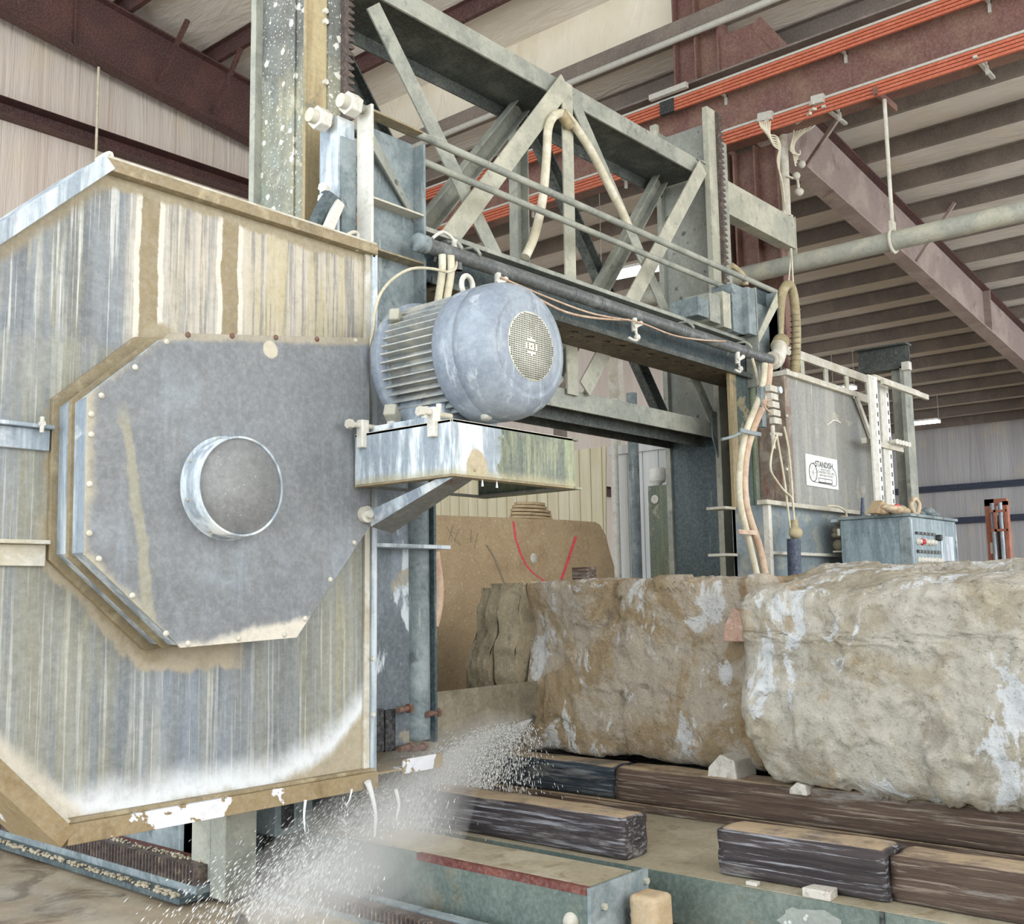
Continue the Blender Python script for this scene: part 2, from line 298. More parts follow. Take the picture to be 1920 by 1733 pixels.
M['rafter'] = stain('dusty_mauve_steel', '#917f77', [('n', '#aa998e', 1.3, .4, .62, .8), ('n', '#6c534c', 2, .56, .7, .6), ('n', '#b8a796', .9, .6, .72, .6)], rough=.65)
M['orange'] = stain('orange_conductor_cover', '#b95c3c', [('n', '#c6704e', 5, .5, .66, .6)], rough=.5, bump=0)
M['rail'] = stain('galvanised_strut', '#b9b6ac', [], rough=.5, bump=0)
M['bigpipe'] = stain('dusty_grey_main', '#9c9d92', [('n', '#b7b3a0', 3, .45, .62, .8), ('v', '#6f716b', 14, .62, .7, .5)], rough=.6)
def fabric(name, c1, c2, sx):
    n = N(name); x = n.noise(sx, 6, .65, .6); y = n.noise((1.2, 1.2, .8), 4, .6)
    col = n.mix(n.rng(x, .35, .7), lin(c1), lin(c2)); col = n.mix(n.rng(y, .55, .7, 0, .5), col, lin('#d9cbb0'))
    n.bump(n.math('ADD', n.math('MULTIPLY', x, .7), n.noise((sx[0]*3, sx[1]*3, sx[2]*3), 5, .6, 1)), .55, .06); return n.done(col, .55)
M['wallfab'] = fabric('wall_insulation_facing', '#d0c2b6', '#dbd0c5', (2, 2, .1))
M['wallfar'] = fabric('far_wall_insulation_facing', '#b9b8ba', '#c9c9cb', (2, 2, .1))
M['stepfab'] = fabric('step_wall_insulation_facing', '#e6dcc6', '#efe7d5', (.9, .9, .5))
M['rooffab'] = fabric('roof_insulation_facing', '#d3cbbf', '#e4ddd2', (2.2, .5, .5))
def floor_mat():
    n = N('wet_slurry_concrete'); col = n.mix(n.rng(n.noise(.7, 6, .6, .5), .38, .64), lin('#8a7a64'), lin('#b9ab95'))
    col = n.mix(n.rng(n.noise(2.4, 6, .65, .8), .52, .64, 0, .7), col, lin('#5a4b3a')); col = n.mix(n.rng(n.noise(30, 4, .7), .5, .7, 0, .25), col, lin('#d0c6b4'))
    r = n.rng(n.noise(1.3, 5, .6), .42, .62, .12, .5); n.bump(n.noise(9, 6, .7), .12, .01); return n.done(col, r)
M['floor'] = floor_mat()
def rib_mat(name, c1, c2):
    n = N(name); col = n.mix(n.rng(n.noise((6, 6, .4), 5, .6), .4, .65), lin(c1), lin(c2)); return n.done(col, .5)
M['ribcream'] = rib_mat('cream_ribbed_cladding', '#cfc6a8', '#ddd6bd'); M['ribwhite'] = rib_mat('white_ribbed_cladding', '#cdd0cf', '#dfe1df')
def stone(name, base, lay, bump=.9, dist=.04, sc=9):
    n = N(name); col = lin(base)
    for k, c, s, lo, hi, a in lay:
        x = n.noise(s, 7, .68, .5) if k == 'n' else n.rng(n.vor(s), 0, 1, 1, 0)
        col = n.mix(n.rng(x, lo, hi, 0, a), col, lin(c))
    h = n.math('ADD', n.math('ADD', n.noise(sc, 8, .75, .4), n.math('MULTIPLY', n.noise(sc*4, 6, .7), .45)), n.math('MULTIPLY', n.vor(sc*1.4), .3))
    col = n.mix(n.rng(n.noise(sc*5, 5, .75), .56, .7, 0, .45), col, lin('#efe9db')); col = n.mix(n.rng(n.noise(sc*4, 5, .75), .54, .70, 0, .6), col, lin('#6d5f50')); col = n.mix(n.rng(n.noise(sc*.9, 7, .8), .55, .68, 0, .45), col, lin('#7a6d5c'))
    n.bump(h, bump, dist); return n.done(col, .75)
M['stone1'] = stone('split_face_limestone', '#b09a79', [('n', '#c9bca9', 2.0, .44, .54, .95), ('n', '#9b7a50', (2.5, 2.5, 1.4), .56, .66, .75), ('n', '#85796a', 3.3, .57, .68, .7), ('n', '#e6e6e4', (4, 4, 2.4), .55, .60, .95), ('n', '#b98045', 6, .66, .7, .8)], 1.0, .045, 11)
M['stone2'] = stone('pale_split_face_limestone', '#b6ac97', [('n', '#d0cabd', 1.8, .44, .56, .9), ('n', '#bda27a', 2.4, .56, .66, .75), ('n', '#968e7e', 3.1, .56, .68, .7), ('n', '#e8ebed', (3.4, 3.4, 1.5), .545, .59, .95), ('n', '#b98348', 6, .68, .71, .8)], 1.0, .04, 10)
M['slice'] = stone('sawn_slice_edge', '#90856d', [('n', '#a89b80', 3, .45, .62, .8), ('n', '#6d6554', 4, .54, .66, .7)], .6)
M['slab'] = stone('smooth_tan_slab', '#9e8869', [('n', '#ab9676', 2, .42, .62, .8), ('n', '#8c7555', 3, .55, .68, .6)], .15, .01)
M['rubble'] = stone('pinkish_rubble', '#b08f7d', [('n', '#c9ada0', 6, .5, .62, .8)], .3, .01)
M['chip'] = stone('grey_stone_wedge', '#c0bab0', [('n', '#a29c92', 6, .5, .62, .8)], .3, .01)
def timber(name, c1, c2, c3, dust):
    n = N(name); g = n.noise((9, .9, 26), 7, .75, .4); col = n.mix(n.rng(g, .35, .65), lin(c1), lin(c2)); col = n.mix(n.rng(n.noise((30, 2, 70), 5, .7), .52, .64, 0, .8), col, lin(c3))
    col = n.mix(n.rng(n.noise((3, 1, 6), 6, .7), .56, .68, 0, dust), col, lin('#c6c3bc')); n.bump(n.math('ADD', g, n.noise((40, 2.5, 110), 6, .75)), .9, .02)
    Z = n.math('ABSOLUTE', 0); nn = n.n.new('ShaderNodeSeparateXYZ'); n.l.new(n.geo.outputs['Normal'], nn.inputs[0])
    col = n.mix(n.math('MULTIPLY', n.rng(nn.outputs[2], .7, .9, 0, 1), n.rng(n.noise(4, 5, .7), .35, .55, .3, .95)), col, lin('#b09a7c'))
    return n.done(col, .6)
M['tim_dark'] = timber('wet_dark_timber', '#353033', '#544b4b', '#b3b4ba', .5)
M['tim_blue'] = timber('wet_blue_black_timber', '#20282f', '#39454f', '#7f8b94', .3)
M['tim_brown'] = timber('weathered_brown_timber', '#4a3b33', '#6d5a4d', '#a59686', .45)
M['mud'] = stain('stone_slurry_mud', '#9b9078', [('n', '#b0a68f', 3, .45, .62, .8), ('n', '#84765a', 7, .56, .66, .8)], rough=.45, bump=.4)
M['cartgreen'] = stain('scuffed_green_paint', '#54615a', [('n', '#6f7a70', 3, .45, .64, .7), ('n', '#7b6a4c', 3.5, .56, .68, .6), ('v', '#b9bfb6', 7, .72, .8, .6)], rough=.45)
M['rust'] = stain('red_rust', '#5c2419', [('n', '#74402f', 8, .5, .64, .7)], rough=.7)
M['rack'] = stain('greased_rack', '#4a3d38', [('n', '#6f5d50', 14, .5, .64, .8), ('n', '#a4937c', 20, .6, .7, .6)], rough=.5)
M['bolt'] = stain('dusty_bolt', '#a8a595', [], rough=.6, bump=0)
M['rustbolt'] = stain('rusty_bolt', '#6b4a3a', [], rough=.7, bump=0)
M['blade'] = stain('wet_steel_band', '#8a8270', [('y', '#a39b87', 8, .45, .6, .7), ('n', '#6f6a58', 3, .5, .66, .6)], rough=.3, metal=.3, bump=.03)
M['sign'] = stain('white_sign_plate', '#e9e8e2', [], rough=.45, bump=0)
M['ink'] = stain('black_ink', '#1c2320', [], rough=.6, bump=0)
M['greyink'] = stain('grey_ink', '#6a6f6a', [], rough=.6, bump=0)
M['red'] = stain('red_spray_paint', '#cf3f4e', [('n', '#b04a4a', 9, .5, .64, .7)], rough=.7, bump=0)
M['redknob'] = stain('red_knob', '#c32a35', [], rough=.4, bump=0)
M['cabinet'] = stain('blue_grey_cabinet', '#6d7f86', [('s', '#92a3a8', 9, .45, .6, .8, .2), ('n', '#4f5f66', 4, .56, .68, .6)], rough=.4)
M['lift'] = stain('orange_brown_mast', '#a8644a', [('n', '#bb7d62', 4, .45, .62, .7)], rough=.55)
M['cloth'] = stain('dusty_leather', '#c9b79a', [('n', '#a5825f', 9, .5, .62, .8)], rough=.8)
M['wood'] = stain('raw_wood', '#ad9878', [('x', '#a8865c', 9, .5, .62, .8)], rough=.7)
M['blue'] = stain('blue_black_plastic', '#24314a', [], rough=.4, bump=0)
def water(name, a, col=(.86, .87, .86, 1)):
    n = N(name); n.b.inputs['Alpha'].default_value = a; return n.done(col, .15, 0, .6)
M['water'] = water('silty_water', .62); M['drops'] = water('silty_drops', 1, (.92, .92, .9, 1)); M['drip'] = water('milky_water', .85)
def emis(name, col, st):
    n = N(name); n.b.inputs['Emission Color'].default_value = col; n.b.inputs['Emission Strength'].default_value = st; return n.done((.9, .9, .9, 1))
M['lamp'] = emis('lit_tube', (1, .98, .93, 1), 7)
# ================================================================= THE BUILDING
def zH(x): return 11.32-.123*x            # high bay roof
def zL(x): return 8.9-.123*(x-11.6)       # low bay roof
struct('floor', MB().box(-9, 34, -9, 15, -.2, 0), M['floor'])
def sheet(x0, x1, y0, y1, zf, th=.08):
    return MB().prism([(x0, y0, zf(x0)), (x1, y0, zf(x1)), (x1, y0, zf(x1)+th), (x0, y0, zf(x0)+th)], (0, y1-y0, 0))
struct('ceiling', sheet(-2, 11.62, -8, 14.1, zH), M['rooffab'])
struct('ceiling', sheet(11.6, 32.2, -8, 14.1, zL), M['rooffab'])
struct('wall_back', MB().prism([(-2, 14.05, 0), (32.1, 14.05, 0), (32.1, 14.05, zL(32.1)), (11.62, 14.05, zL(11.6)), (11.62, 14.05, zH(11.62)), (-2, 14.05, zH(-2))], (0, .1, 0)), M['wallfab'])
wr = MB().box(32.05, 32.15, -8, 14.1, 0, 6.55); struct('wall_right', wr, M['wallfar'])
struct('wall_step', MB().box(11.6, 11.68, -8, 14.1, 9.0, 9.95), M['stepfab'])
# low ribbed liner at the foot of the far wall
lb = MB().box(32.0, 32.05, -8, 14, 0, 2.2)
y = -8
while y < 14: lb.box(31.96, 32.0, y, y+.05, 0, 2.2); y += .4
struct('trim_1', lb, M['ribcream'])
def zee(x, z, y0, y1, h=.24, f=.075):
    t = .006; return MB().prism([(x-f, y0, z+h-t), (x-f, y0, z+h), (x+t, y0, z+h), (x+t, y0, z+t), (x+f, y0, z+t), (x+f, y0, z), (x, y0, z), (x, y0, z+h-t)], (0, y1-y0, 0))
ORD = ['first','second','third','fourth','fifth','sixth','seventh','eighth','ninth','tenth','eleventh','twelfth','thirteenth','fourteenth','fifteenth','sixteenth','seventeenth','eighteenth']
for i in range(9):
    x = 10.45-i*1.5
    if x < 1: break
    tag(obj('roof_purlin', zee(x, zH(x)-.25, -8, 14, .24), M['maroon']), 'maroon purlin under the high roof, %s to the left of the cream step panel' % ORD[i], 'purlin', 'purlins of the high roof')
for i in range(18):
    x = 12.2+i*1.12
    tag(obj('roof_purlin', zee(x, zL(x)-.25, -8, 14, .24), M['purlin']), 'dusty brown purlin under the lower roof, %s out from the orange bars' % ORD[i], 'purlin', 'purlins of the low roof')
# three girts on the step wall under the lit panel
tag(obj('step_girt', MB().box(11.35, 11.6, -8, 14, 8.82, 9.02), M['purlin']), 'brown girt along the bottom edge of the bright cream wall panel', 'girt')
tag(obj('conduit', MB().cyl((11.28, -8, 8.72), (11.28, 14, 8.72), .045, 10), M['rail']), 'pale round conduit running just below the bright cream wall panel', 'pipe')
# back wall girts
zg = onY(0, 205, 14).z
tag(obj('wall_girt', MB().chan((-2, 13.93, zg), (11.5, 13.93, zg), .22, .24, .008, (0, 0, 1), 1), M['maroon']), 'dark maroon girt across the pale insulated wall above the octagonal guard', 'girt')
tag(obj('wall_girt', MB().chan((11.5, 13.93, 3.9), (32, 13.93, 3.9), .2, .2, .008), M['maroon']), 'dark girt on the cream wall seen beneath the truss', 'girt')
for z, s in ((onX(1920, 905, 32).z, 'upper'), (onX(1920, 970, 32).z, 'lower')):
    tag(obj('wall_girt', MB().box(31.85, 32.05, -8, 14, z-.09, z+.09), M['blue']), '%s of the two dark blue girts on the far right wall' % s, 'girt')
# thin cable down the left wall
p = onY(182, 120, 13.8); q = onY(179, 330, 13.8)
tag(obj('hanging_cable', MB().cyl((p.x, 13.75, 9.2), (q.x, 13.78, 4.2), .02, 8), M['hosecream']), 'thin pale cable hanging down the insulated wall on the left', 'cable')
# left rafter (tapered, far side of the bay)
Yr = 13.7; A = onY(0, 20, Yr); B = onY(467, 265, Yr); sl = (B.z-A.z)/(B.x-A.x)
def zb(x): return A.z+sl*(x-A.x)
t = thing('roof_rafter', 'deep dark maroon rafter crossing above the pale wall, upper left', 'rafter', (6, Yr, zb(6)))
m = MB()
m.prism([(0, Yr, zb(0)), (11.5, Yr, zb(11.5)), (11.5, Yr, zH(11.5)-.3), (0, Yr, zH(0)-.3)], (0, .012, 0)); obj('web', m, M['maroon'], t)
m = MB(); m.prism([(0, Yr-.12, zb(0)), (11.5, Yr-.12, zb(11.5)), (11.5, Yr-.12, zb(11.5)-.02), (0, Yr-.12, zb(0)-.02)], (0, .25, 0)); obj('bottom_flange', m, M['maroon'], t)
m = MB(); m.prism([(0, Yr-.12, zH(0)-.3), (11.5, Yr-.12, zH(11.5)-.3), (11.5, Yr-.12, zH(11.5)-.27), (0, Yr-.12, zH(0)-.27)], (0, .25, 0)); obj('top_flange', m, M['maroon'], t)
for (a, b) in (((300, 150), (352, 38)), ((403, 210), (452, 90))):
    p = onY(a[0], a[1], Yr-.1); q = onY(b[0], b[1], Yr-.9); obj('fly_brace', MB().bar(p, q, .06, .06, (1, 0, 0)), M['maroon'], t)
p = onY(140, 20, Yr-.02); obj('splice_plate', MB().box(p.x-.01, p.x+.01, Yr-.06, Yr, zb(p.x), zH(p.x)-.3), M['maroon'], t)
# right rafter
Yq = 6.15; A2 = onY(1508, 324, Yq); B2 = onY(1840, 616, Yq); s2 = (B2.z-A2.z)/(B2.x-A2.x)
def zc(x): return A2.z+s2*(x-A2.x)
t = thing('roof_rafter', 'dusty mauve rafter sloping down to the right edge of the picture', 'rafter', (18, Yq, zc(18)))
m = MB(); m.prism([(11.75, Yq, zc(11.75)), (31, Yq, zc(31)), (31, Yq, zL(31)-.27), (11.75, Yq, zL(11.75)-.27)], (0, .014, 0)); obj('web', m, M['rafter'], t)
m = MB(); m.prism([(11.75, Yq-.13, zc(11.75)), (31, Yq-.13, zc(31)), (31, Yq-.13, zc(31)-.025), (11.75, Yq-.13, zc(11.75)-.025)], (0, .27, 0)); obj('bottom_flange', m, M['rafter'], t)
m = MB(); m.prism([(11.75, Yq-.13, zL(11.75)-.28), (31, Yq-.13, zL(31)-.28), (31, Yq-.13, zL(31)-.255), (11.75, Yq-.13, zL(11.75)-.255)], (0, .27, 0)); obj('top_flange', m, M['maroon'], t)
xs = onY(1857, 560, Yq-.13).x
obj('splice_plate', MB().box(xs-.02, xs+.02, Yq-.13, Yq, zc(xs), zL(xs)-.28), M['rafter'], t)
for (a, b) in (((1512, 310), (1578, 212)), ((1718, 490), (1790, 380))):
    p = onY(a[0], a[1], Yq-.12); q = onY(b[0], b[1], Yq-.75); obj('fly_brace', MB().bar(p, q, .05, .05, (1, 0, 0)), M['rafter'], t)
# crane girder along Y
Xg = 11.3; zb0 = onX(1355, 276, Xg).z; zt0 = 7.98
t = thing('crane_girder', 'long maroon steel girder with orange bars along its near side', 'girder', (Xg, 4, zb0))
obj('web', MB().box(Xg, Xg+.015, -7, 13.9, zb0, zt0), M['girder'], t)
obj('bottom_flange', MB().box(Xg-.13, Xg+.15, -7, 13.9, zb0-.02, zb0), M['girder'], t)
obj('top_flange', MB().box(Xg-.15, Xg+.17, -7, 13.9, zt0, zt0+.025), M['purlin'], t)
p = onX(1665, 170, Xg+.1)
obj('hanger_plate', MB().box(Xg-.3, Xg+.3, p.y-.02, p.y+.02, zb0-.1, zb0-.02), M['girder'], t)
# insulated conductor bars: two sets
def conductors(z, x, label, ys):
    t = thing('conductor_rail', label, 'conductor rail', (x, 4, z))
    for i in range(4):
        o = obj('conductor', MB().box(x-.012, x+.02, -7, 13.9, z-.035-i*.042, z-.004-i*.042), M['orange'], t)
    obj('mounting_rail', MB().box(x-.01, x+.02, -7, 13.9, z+.004, z+.032), M['rail'], t)
    for y in ys:
        obj('bracket', MB().box(x+.03, Xg-.0, y-.015, y+.015, z-.1, z-.075).box(x+.015, x+.03, y-.015, y+.015, z-.1, z+.03).box(Xg-.03, Xg, y-.015, y+.015, z-.2, z-.075), M['rail'], t)
    return t
zu = onX(1767, 0, Xg-.25).z; zl = onX(1920, 62, Xg-.25).z
ys = [onX(u, 100, Xg-.25).y for u in (1340, 1570, 1850)]
tu = conductors(zu, Xg-.25, 'upper of two sets of orange conductor bars beside the maroon girder', [ys[0], ys[1], ys[2], 8.2, 9.8])
ys = [onX(u, 150, Xg-.25).y for u in (1555, 1840)]
tl = conductors(zl, Xg-.25, 'lower of two sets of orange conductor bars beside the maroon girder', ys+[7.6, 9.2])
p = onX(1245, 190, Xg-.3)
m = MB().box(p.x-.04, p.x+.02, p.y-.35, p.y+.2, zu+.05, zu+.12); obj('feed_box', m, M['rail'], tu)
obj('joint_cover', MB().box(Xg-.28, Xg-.215, p.y-.12, p.y+.08, zu-.17, zu+.003), M['black'], tu)
for u, v in ((1560, 195), (1840, 95)):
    p = onX(u, v, Xg-.05); obj('strut_arm', MB().bar((Xg-.3, p.y, zb0-.045), (Xg+.32, p.y, zb0-.045), .04, .03), M['rail'], tl)
# building columns
def bcolumn(y0, y1, z1, label, mat, x=11.45):
    t = thing('building_column', label, 'column', (x, (y0+y1)/2, 0))
    obj('web', MB().box(x+.12, x+.14, y0+.02, y1-.02, 0, z1), mat, t)
    obj('flange', MB().box(x, x+.26, y0, y0+.025, 0, z1), mat, t); obj('flange', MB().box(x, x+.26, y1-.025, y1, 0, z1), mat, t)
    obj('stiffener', MB().box(x-.0, x+.12, y0+(y1-y0)*.5, y0+(y1-y0)*.5+.02, 0, z1), mat, t); return t
bcolumn(onX(1365, 100, 11.6).y, onX(1280, 100, 11.6).y, zH(11.6)-.1, 'tall maroon building column rising past the orange bars to the roof', M['girder'], 11.36)
bcolumn(onX(1460, 330, 11.45).y, onX(1374, 330, 11.45).y, zb0-.03, 'dusty maroon column standing under the girder behind the saw', M['girder'])
t = thing('girder_bracket', 'maroon knee bracket on the column just above the orange bars', 'bracket', (11.4, 5.9, 8))
p = onX(1420, 110, 11.4); m = MB(); m.prism([(11.4, p.y+.55, 8.02), (11.4, p.y-.4, 8.02), (11.4, p.y+.0, 8.6), (11.4, p.y+.55, 8.6)], (.015, 0, 0)); obj('plate', m, M['girder'], t)
obj('edge_flange', MB().bar((11.4, p.y-.4, 8.02), (11.4, p.y, 8.6), .16, .02, (1, 0, 0)), M['girder'], t)
# overhead main
zp = onX(1675, 452, 11.2).z
t = thing('overhead_pipe', 'fat dusty grey pipe running level beneath the girder on the right', 'pipe', (11.2, 3, zp))
obj('pipe_run', MB().cyl((11.2, -7, zp), (11.2, 9.4, zp), .105, 28), M['bigpipe'], t)
p = onX(1675, 452, 11.2)
t = thing('pipe_hanger', 'pale rod and strap holding up the fat grey pipe', 'hanger', (11.2, p.y, zp))
obj('rod', MB().cyl((11.2, p.y, zp+.2), (11.2, p.y, zb0-.1), .022, 10), M['cream'], t)
m = MB(); m.tube([(11.2+math.cos(a)*.125, p.y, zp+math.sin(a)*.125) for a in [PI*2*i/20 for i in range(21)]], .02, 6, 1); m.box(11.15, 11.25, p.y-.02, p.y+.02, zp+.12, zp+.22)
obj('strap', m, M['cream'], t)
# partition of ribbed sheets beyond the saw
def ribsheet(poly, x, name, mat, label, step=.22, kind=None):
    m = MB(); m.prism([(x, a, b) for a, b in poly], (.02, 0, 0)); ys_ = [a for a, b in poly]; y = min(ys_)+.1
    yb0, yb1 = min(ys_), max(ys_); zt = min(b for a, b in poly if b > 1.5)
    while y < yb1-.04: m.prism([(x, y-.03, .02), (x, y-.012, .02), (x, y-.012, zt), (x, y-.03, zt)], (-.02, 0, 0)); y += step
    o = obj(name, m, mat); tag(o, label, 'cladding sheet'); return o
ya, yb, yc = onX(1145, 900, 12.3).y, onX(1250, 900, 12.3).y, onX(812, 900, 12.3).y
zt = 3.68
ribsheet([(ya+.12, 0), (yc+1, 0), (yc+1, zt), (ya, zt)], 12.2, 'cladding_sheet', M['ribcream'], 'cream ribbed cladding sheet leaning beyond the tan slab', .2)
rs = ribsheet([(yb-1.5, 0), (ya+.08, 0), (ya-.03, zt), (yb-1.5, zt)], 12.32, 'cladding_sheet', M['ribwhite'], 'white ribbed cladding sheet beyond the gantry column', .26)
obj('capping_strip', MB().box(12.27, 12.30, yb-1.5, ya, zt-.12, zt), M['ribwhite'], rs)
p = onX(1196, 860, 11.5); tag(obj('downpipe', MB().cyl((11.4, p.y, 0), (11.4, p.y, 4.2), .07, 16), M['tealdust']), 'grey vertical pipe in front of the white ribbed sheet', 'pipe')
p = onX(1143, 805, 11.9); tag(obj('vent_pipe', MB().cyl((12.0, p.y, 0), (12.0, p.y, 4.15), .05, 14).cyl((12.0, p.y, 4.15), (12.0, p.y, 4.3), .068, 14), M['white']), 'short white capped pipe standing above the ribbed sheets', 'pipe')
for u in (1045, 1152):
    p = onX(u, 800, 13.0); tag(obj('wall_post', MB().box(13, 13.12, p.y-.1, p.y+.08, 3.2 if u > 1100 else 3.6, 6), M['cream' if u > 1100 else 'purlin']), 'narrow %s post against the cream wall beneath the truss' % ('pale' if u > 1100 else 'dark brown'), 'post')
# grey hydraulic tank box with a white filter can
p = onX(1214, 912, 10.4); q = onX(1256, 912, 10.4)
tk = thing('tank_cabinet', 'narrow grey green cabinet standing left of the teal column', 'cabinet', (10.4, (p.y+q.y)/2, 0))
obj('body', MB().box(10.4, 10.7, q.y-.25, p.y, 0, p.z), M['green'], tk, .01); obj('spot_cap', MB().cyl((10.39, p.y-.1, p.z-.16), (10.4, p.y-.1, p.z-.16), .05, 14), M['white'], tk)
c = onX(1233, 905, 10.5); tag(obj('filter_can', MB().lathe((10.5, c.y, p.z), (0, 0, 1), [(.0, 0), (.05, 0), (.05, .03), (.09, .05), (.1, .07), (.1, .2), (.09, .215), (0, .215)], 20), M['sign']), 'white filter can on top of the narrow grey green cabinet', 'filter')
# lamps
def lamp(p, q, label, hang):
    t = thing('ceiling_light', label, 'light', (p+q)/2, None)
    d = (q-p).normalized(); obj('tube_panel', MB().bar(p, q, .28, .05), M['lamp'], t)
    obj('housing', MB().bar(p+Vector((0, 0, .05)), q+Vector((0, 0, .05)), .34, .045), M['sign'], t)
    for a in (p, q): obj('suspension_wire', MB().cyl(a+Vector((0, 0, .07)), (a.x, a.y, hang(a.x)-.1), .008, 5), M['rail'], t)
lamp(onX(1128, 522, 13.5), onX(1238, 500, 13.5), 'lit strip light seen through the truss above the dark beam', zL)
lamp(onX(1703, 796, 28), onX(1760, 790, 28), 'lit strip light hanging near the far right wall', zL)
lamp(onX(1562, 732, 24), onX(1602, 727, 24), 'lit strip light just above the grey guard with the sign', zL)
# teal jib post in the far bay
t = thing('jib_post', 'tall grey steel post with a short beam, right of the white slotted posts', 'post', (13, 4.7, 0))
p0 = onX(1680, 850, 13); p1 = onX(1702, 850, 13); zt = onX(1690, 690, 13).z
obj('column', MB().box(13, 13.02, p1.y, p0.y, 0, zt).box(12.9, 13.15, p1.y-.05, p1.y, 0, zt), M['truss'], t)
a = onX(1610, 690, 13); b = onX(1702, 674, 13)
obj('beam', MB().box(13, 13.02, b.y-.02, a.y, zt, zt+.28).box(12.9, 13.1, b.y-.02, a.y, zt+.28, zt+.3).box(12.9, 13.1, b.y-.02, a.y, zt-.02, zt), M['trussdark'], t)
obj('trolley_end', MB().box(12.85, 12.95, b.y-.06, b.y+.03, zt-.06, zt+.04), M['white'], t)
# ================================================================= THE SAW: FIXED GANTRY
YC, YF = 5.4, 6.0
gz = -0.02
g = thing('saw_gantry', 'tall grey green steel gantry of two columns joined by a cross braced truss', 'gantry', (7, 5.7, 0))
def column(x, x1, ztop, zbot, mweb, mface):
    obj('column_web', MB().box(x+.06, x+.075, YC+.02, YF-.02, zbot, ztop-.1), mweb, g)
    obj('column_front_flange', MB().box(x, x1, YC, YC+.03, zbot, ztop), mface, g, .004)
    return obj('column_rear_flange', MB().box(x, x1, YF-.03, YF+.03, zbot, ztop-.05), M['truss'], g, .004)
def rack(x, y, z0, z1, pitch, parent=g, mat=M['rack'], dx=.055):
    m = MB().box(x-.035, x, y, y+.05, z0, z1); z = z0+pitch/2
    while z < z1-pitch*.3:
        m.prism([(x, y, z-pitch*.42), (x+dx, y, z-pitch*.12), (x+dx, y, z+pitch*.12), (x, y, z+pitch*.42)], (0, .05, 0)); z += pitch
    return obj('gear_rack', m, mat, parent)
column(4.24, 4.42, 7.4, .6, M['colweb'], M['colface'])
obj('web_plate', MB().box(4.285, 4.3, YC+.18, YC+.19, .6, 7.2), M['colweb'], g)
obj('front_guide', MB().box(4.42, 4.53, YC-.02, YC+.03, .6, 7.4), M['colweb'], g, .004)
r1 = rack(4.56, YC-.06, .6, 7.4, .052); 
for v in (22, 42, 155, 345): p = onY(608, v, YC); obj('bolt', MB().hexa((p.x, YC, p.z), (0, -1, 0), .022, .025), M['white'], g)
zr = 6.68
column(9.54, 9.8, zr-.0, .3, M['spotted'], M['truss'])
obj('front_guide', MB().box(9.82, 9.95, YC-.03, YC+.03, .3, 6.45), M['truss'], g, .004)
m = MB().box(9.5, 9.66, YC-.06, YC-.0, .3, 6.72); obj('rack_backing', m, M['trusspale'], g)
rack(9.70, YC-.1, 2.9, 6.7, .062, g, M['rack'], .06)
p = onX(1240, 245, 9.6); obj('top_ear', MB().box(9.5, 9.56, YF-.02, YF+.06, 6.4, 6.72), M['trusspale'], g)
# feet and end trucks
obj('end_truck', MB().box(3.5, 4.6, 5.35, 8.2, .1, .6), M['tealdust'], g, .01)
pf = onZ(420, 1680, .03)
m = MB().box(3.42, 3.62, 4.98, 5.12, .02, .62).box(3.42, 3.44, 5.12, 5.3, .1, .62); obj('truck_post', m, M['truss'], g, .006)
obj('truck_post', MB().box(3.5, 3.75, 5.3, 5.5, .05, .6), M['teal'], g)
obj('bearing_box', MB().box(3.72, 3.98, 4.95, 5.3, .3, .6), M['tealdust'], g, .006)
obj('recess_shade', MB().box(3.76, 3.84, 4.94, 4.955, .34, .56), M['black'], g)  # black plate laid on for the dark of the hole
obj('column_foot', MB().box(4.0, 4.5, 5.1, 5.5, 0, .62), M['teal'], g, .01)
obj('column_foot', MB().box(9.4, 10, 5.3, 6.1, 0, .3), M['teal'], g, .01)
# truss: chords, vertical and crossed diagonals in two planes
zt, zk = 6.10, 3.33
def chord(z, h, mp, md):
    obj('chord_face', MB().box(4.62, 9.56, YC-.01, YC+.012, z-h, z), mp, g, .003)
    obj('chord_web', MB().box(4.62, 9.56, YC+.012, YF-.04, z-h*.55-.01, z-h*.55+.01), md, g)
    obj('chord_back', MB().box(4.62, 9.56, YF-.04, YF-.02, z-h*1.25, z+.0), md, g, .003)
chord(zt, .17, M['truss'], M['trussdark']); chord(zk, .17, M['truss'], M['trussdark'])
obj('chord_web_plate', MB().box(4.62, 9.56, YC+.17, YC+.18, zk-.24, zk-.1), M['trussdark'], g)
XA, XM, XB = 4.75, 7.06, 9.42
def brace(a, b, w, mat, y, dy=.09, kind='chan'):
    m = MB(); a = Vector((a[0], y, a[1])); b = Vector((b[0], y, b[1]))
    d = (b-a).normalized(); side = d.cross(Vector((0, 1, 0)))
    if kind == 'chan':   # angle: broad face forward, leg going back
        m.prism([a+side*w/2, a-side*w/2, a-side*w/2+Vector((0, .014, 0)), a+side*w/2+Vector((0, .014, 0))], b-a)
        m.prism([a+side*w/2+Vector((0, .014, 0)), a+side*(w/2-.014)+Vector((0, .014, 0)), a+side*(w/2-.014)+Vector((0, dy, 0)), a+side*w/2+Vector((0, dy, 0))], b-a)
    else:
        for k in (-1, 1): m.prism([a+side*k*w/2, a+side*k*(w/2-.014), a+side*k*(w/2-.014)+Vector((0, dy, 0)), a+side*k*w/2+Vector((0, dy, 0))], b-a)
        m.prism([a+side*w/2+Vector((0, dy, 0)), a-side*w/2+Vector((0, dy, 0)), a-side*w/2+Vector((0, dy+.012, 0)), a+side*w/2+Vector((0, dy+.012, 0))], b-a)
    return obj('truss_brace', m, mat, g)
P = lambda u, v, y=YC: (onY(u, v, y).x, onY(u, v, y).z)
brace((XM+.02, zt-.02), (XM+.0, zk-.05), .15, M['trusspale'], YC-.045)
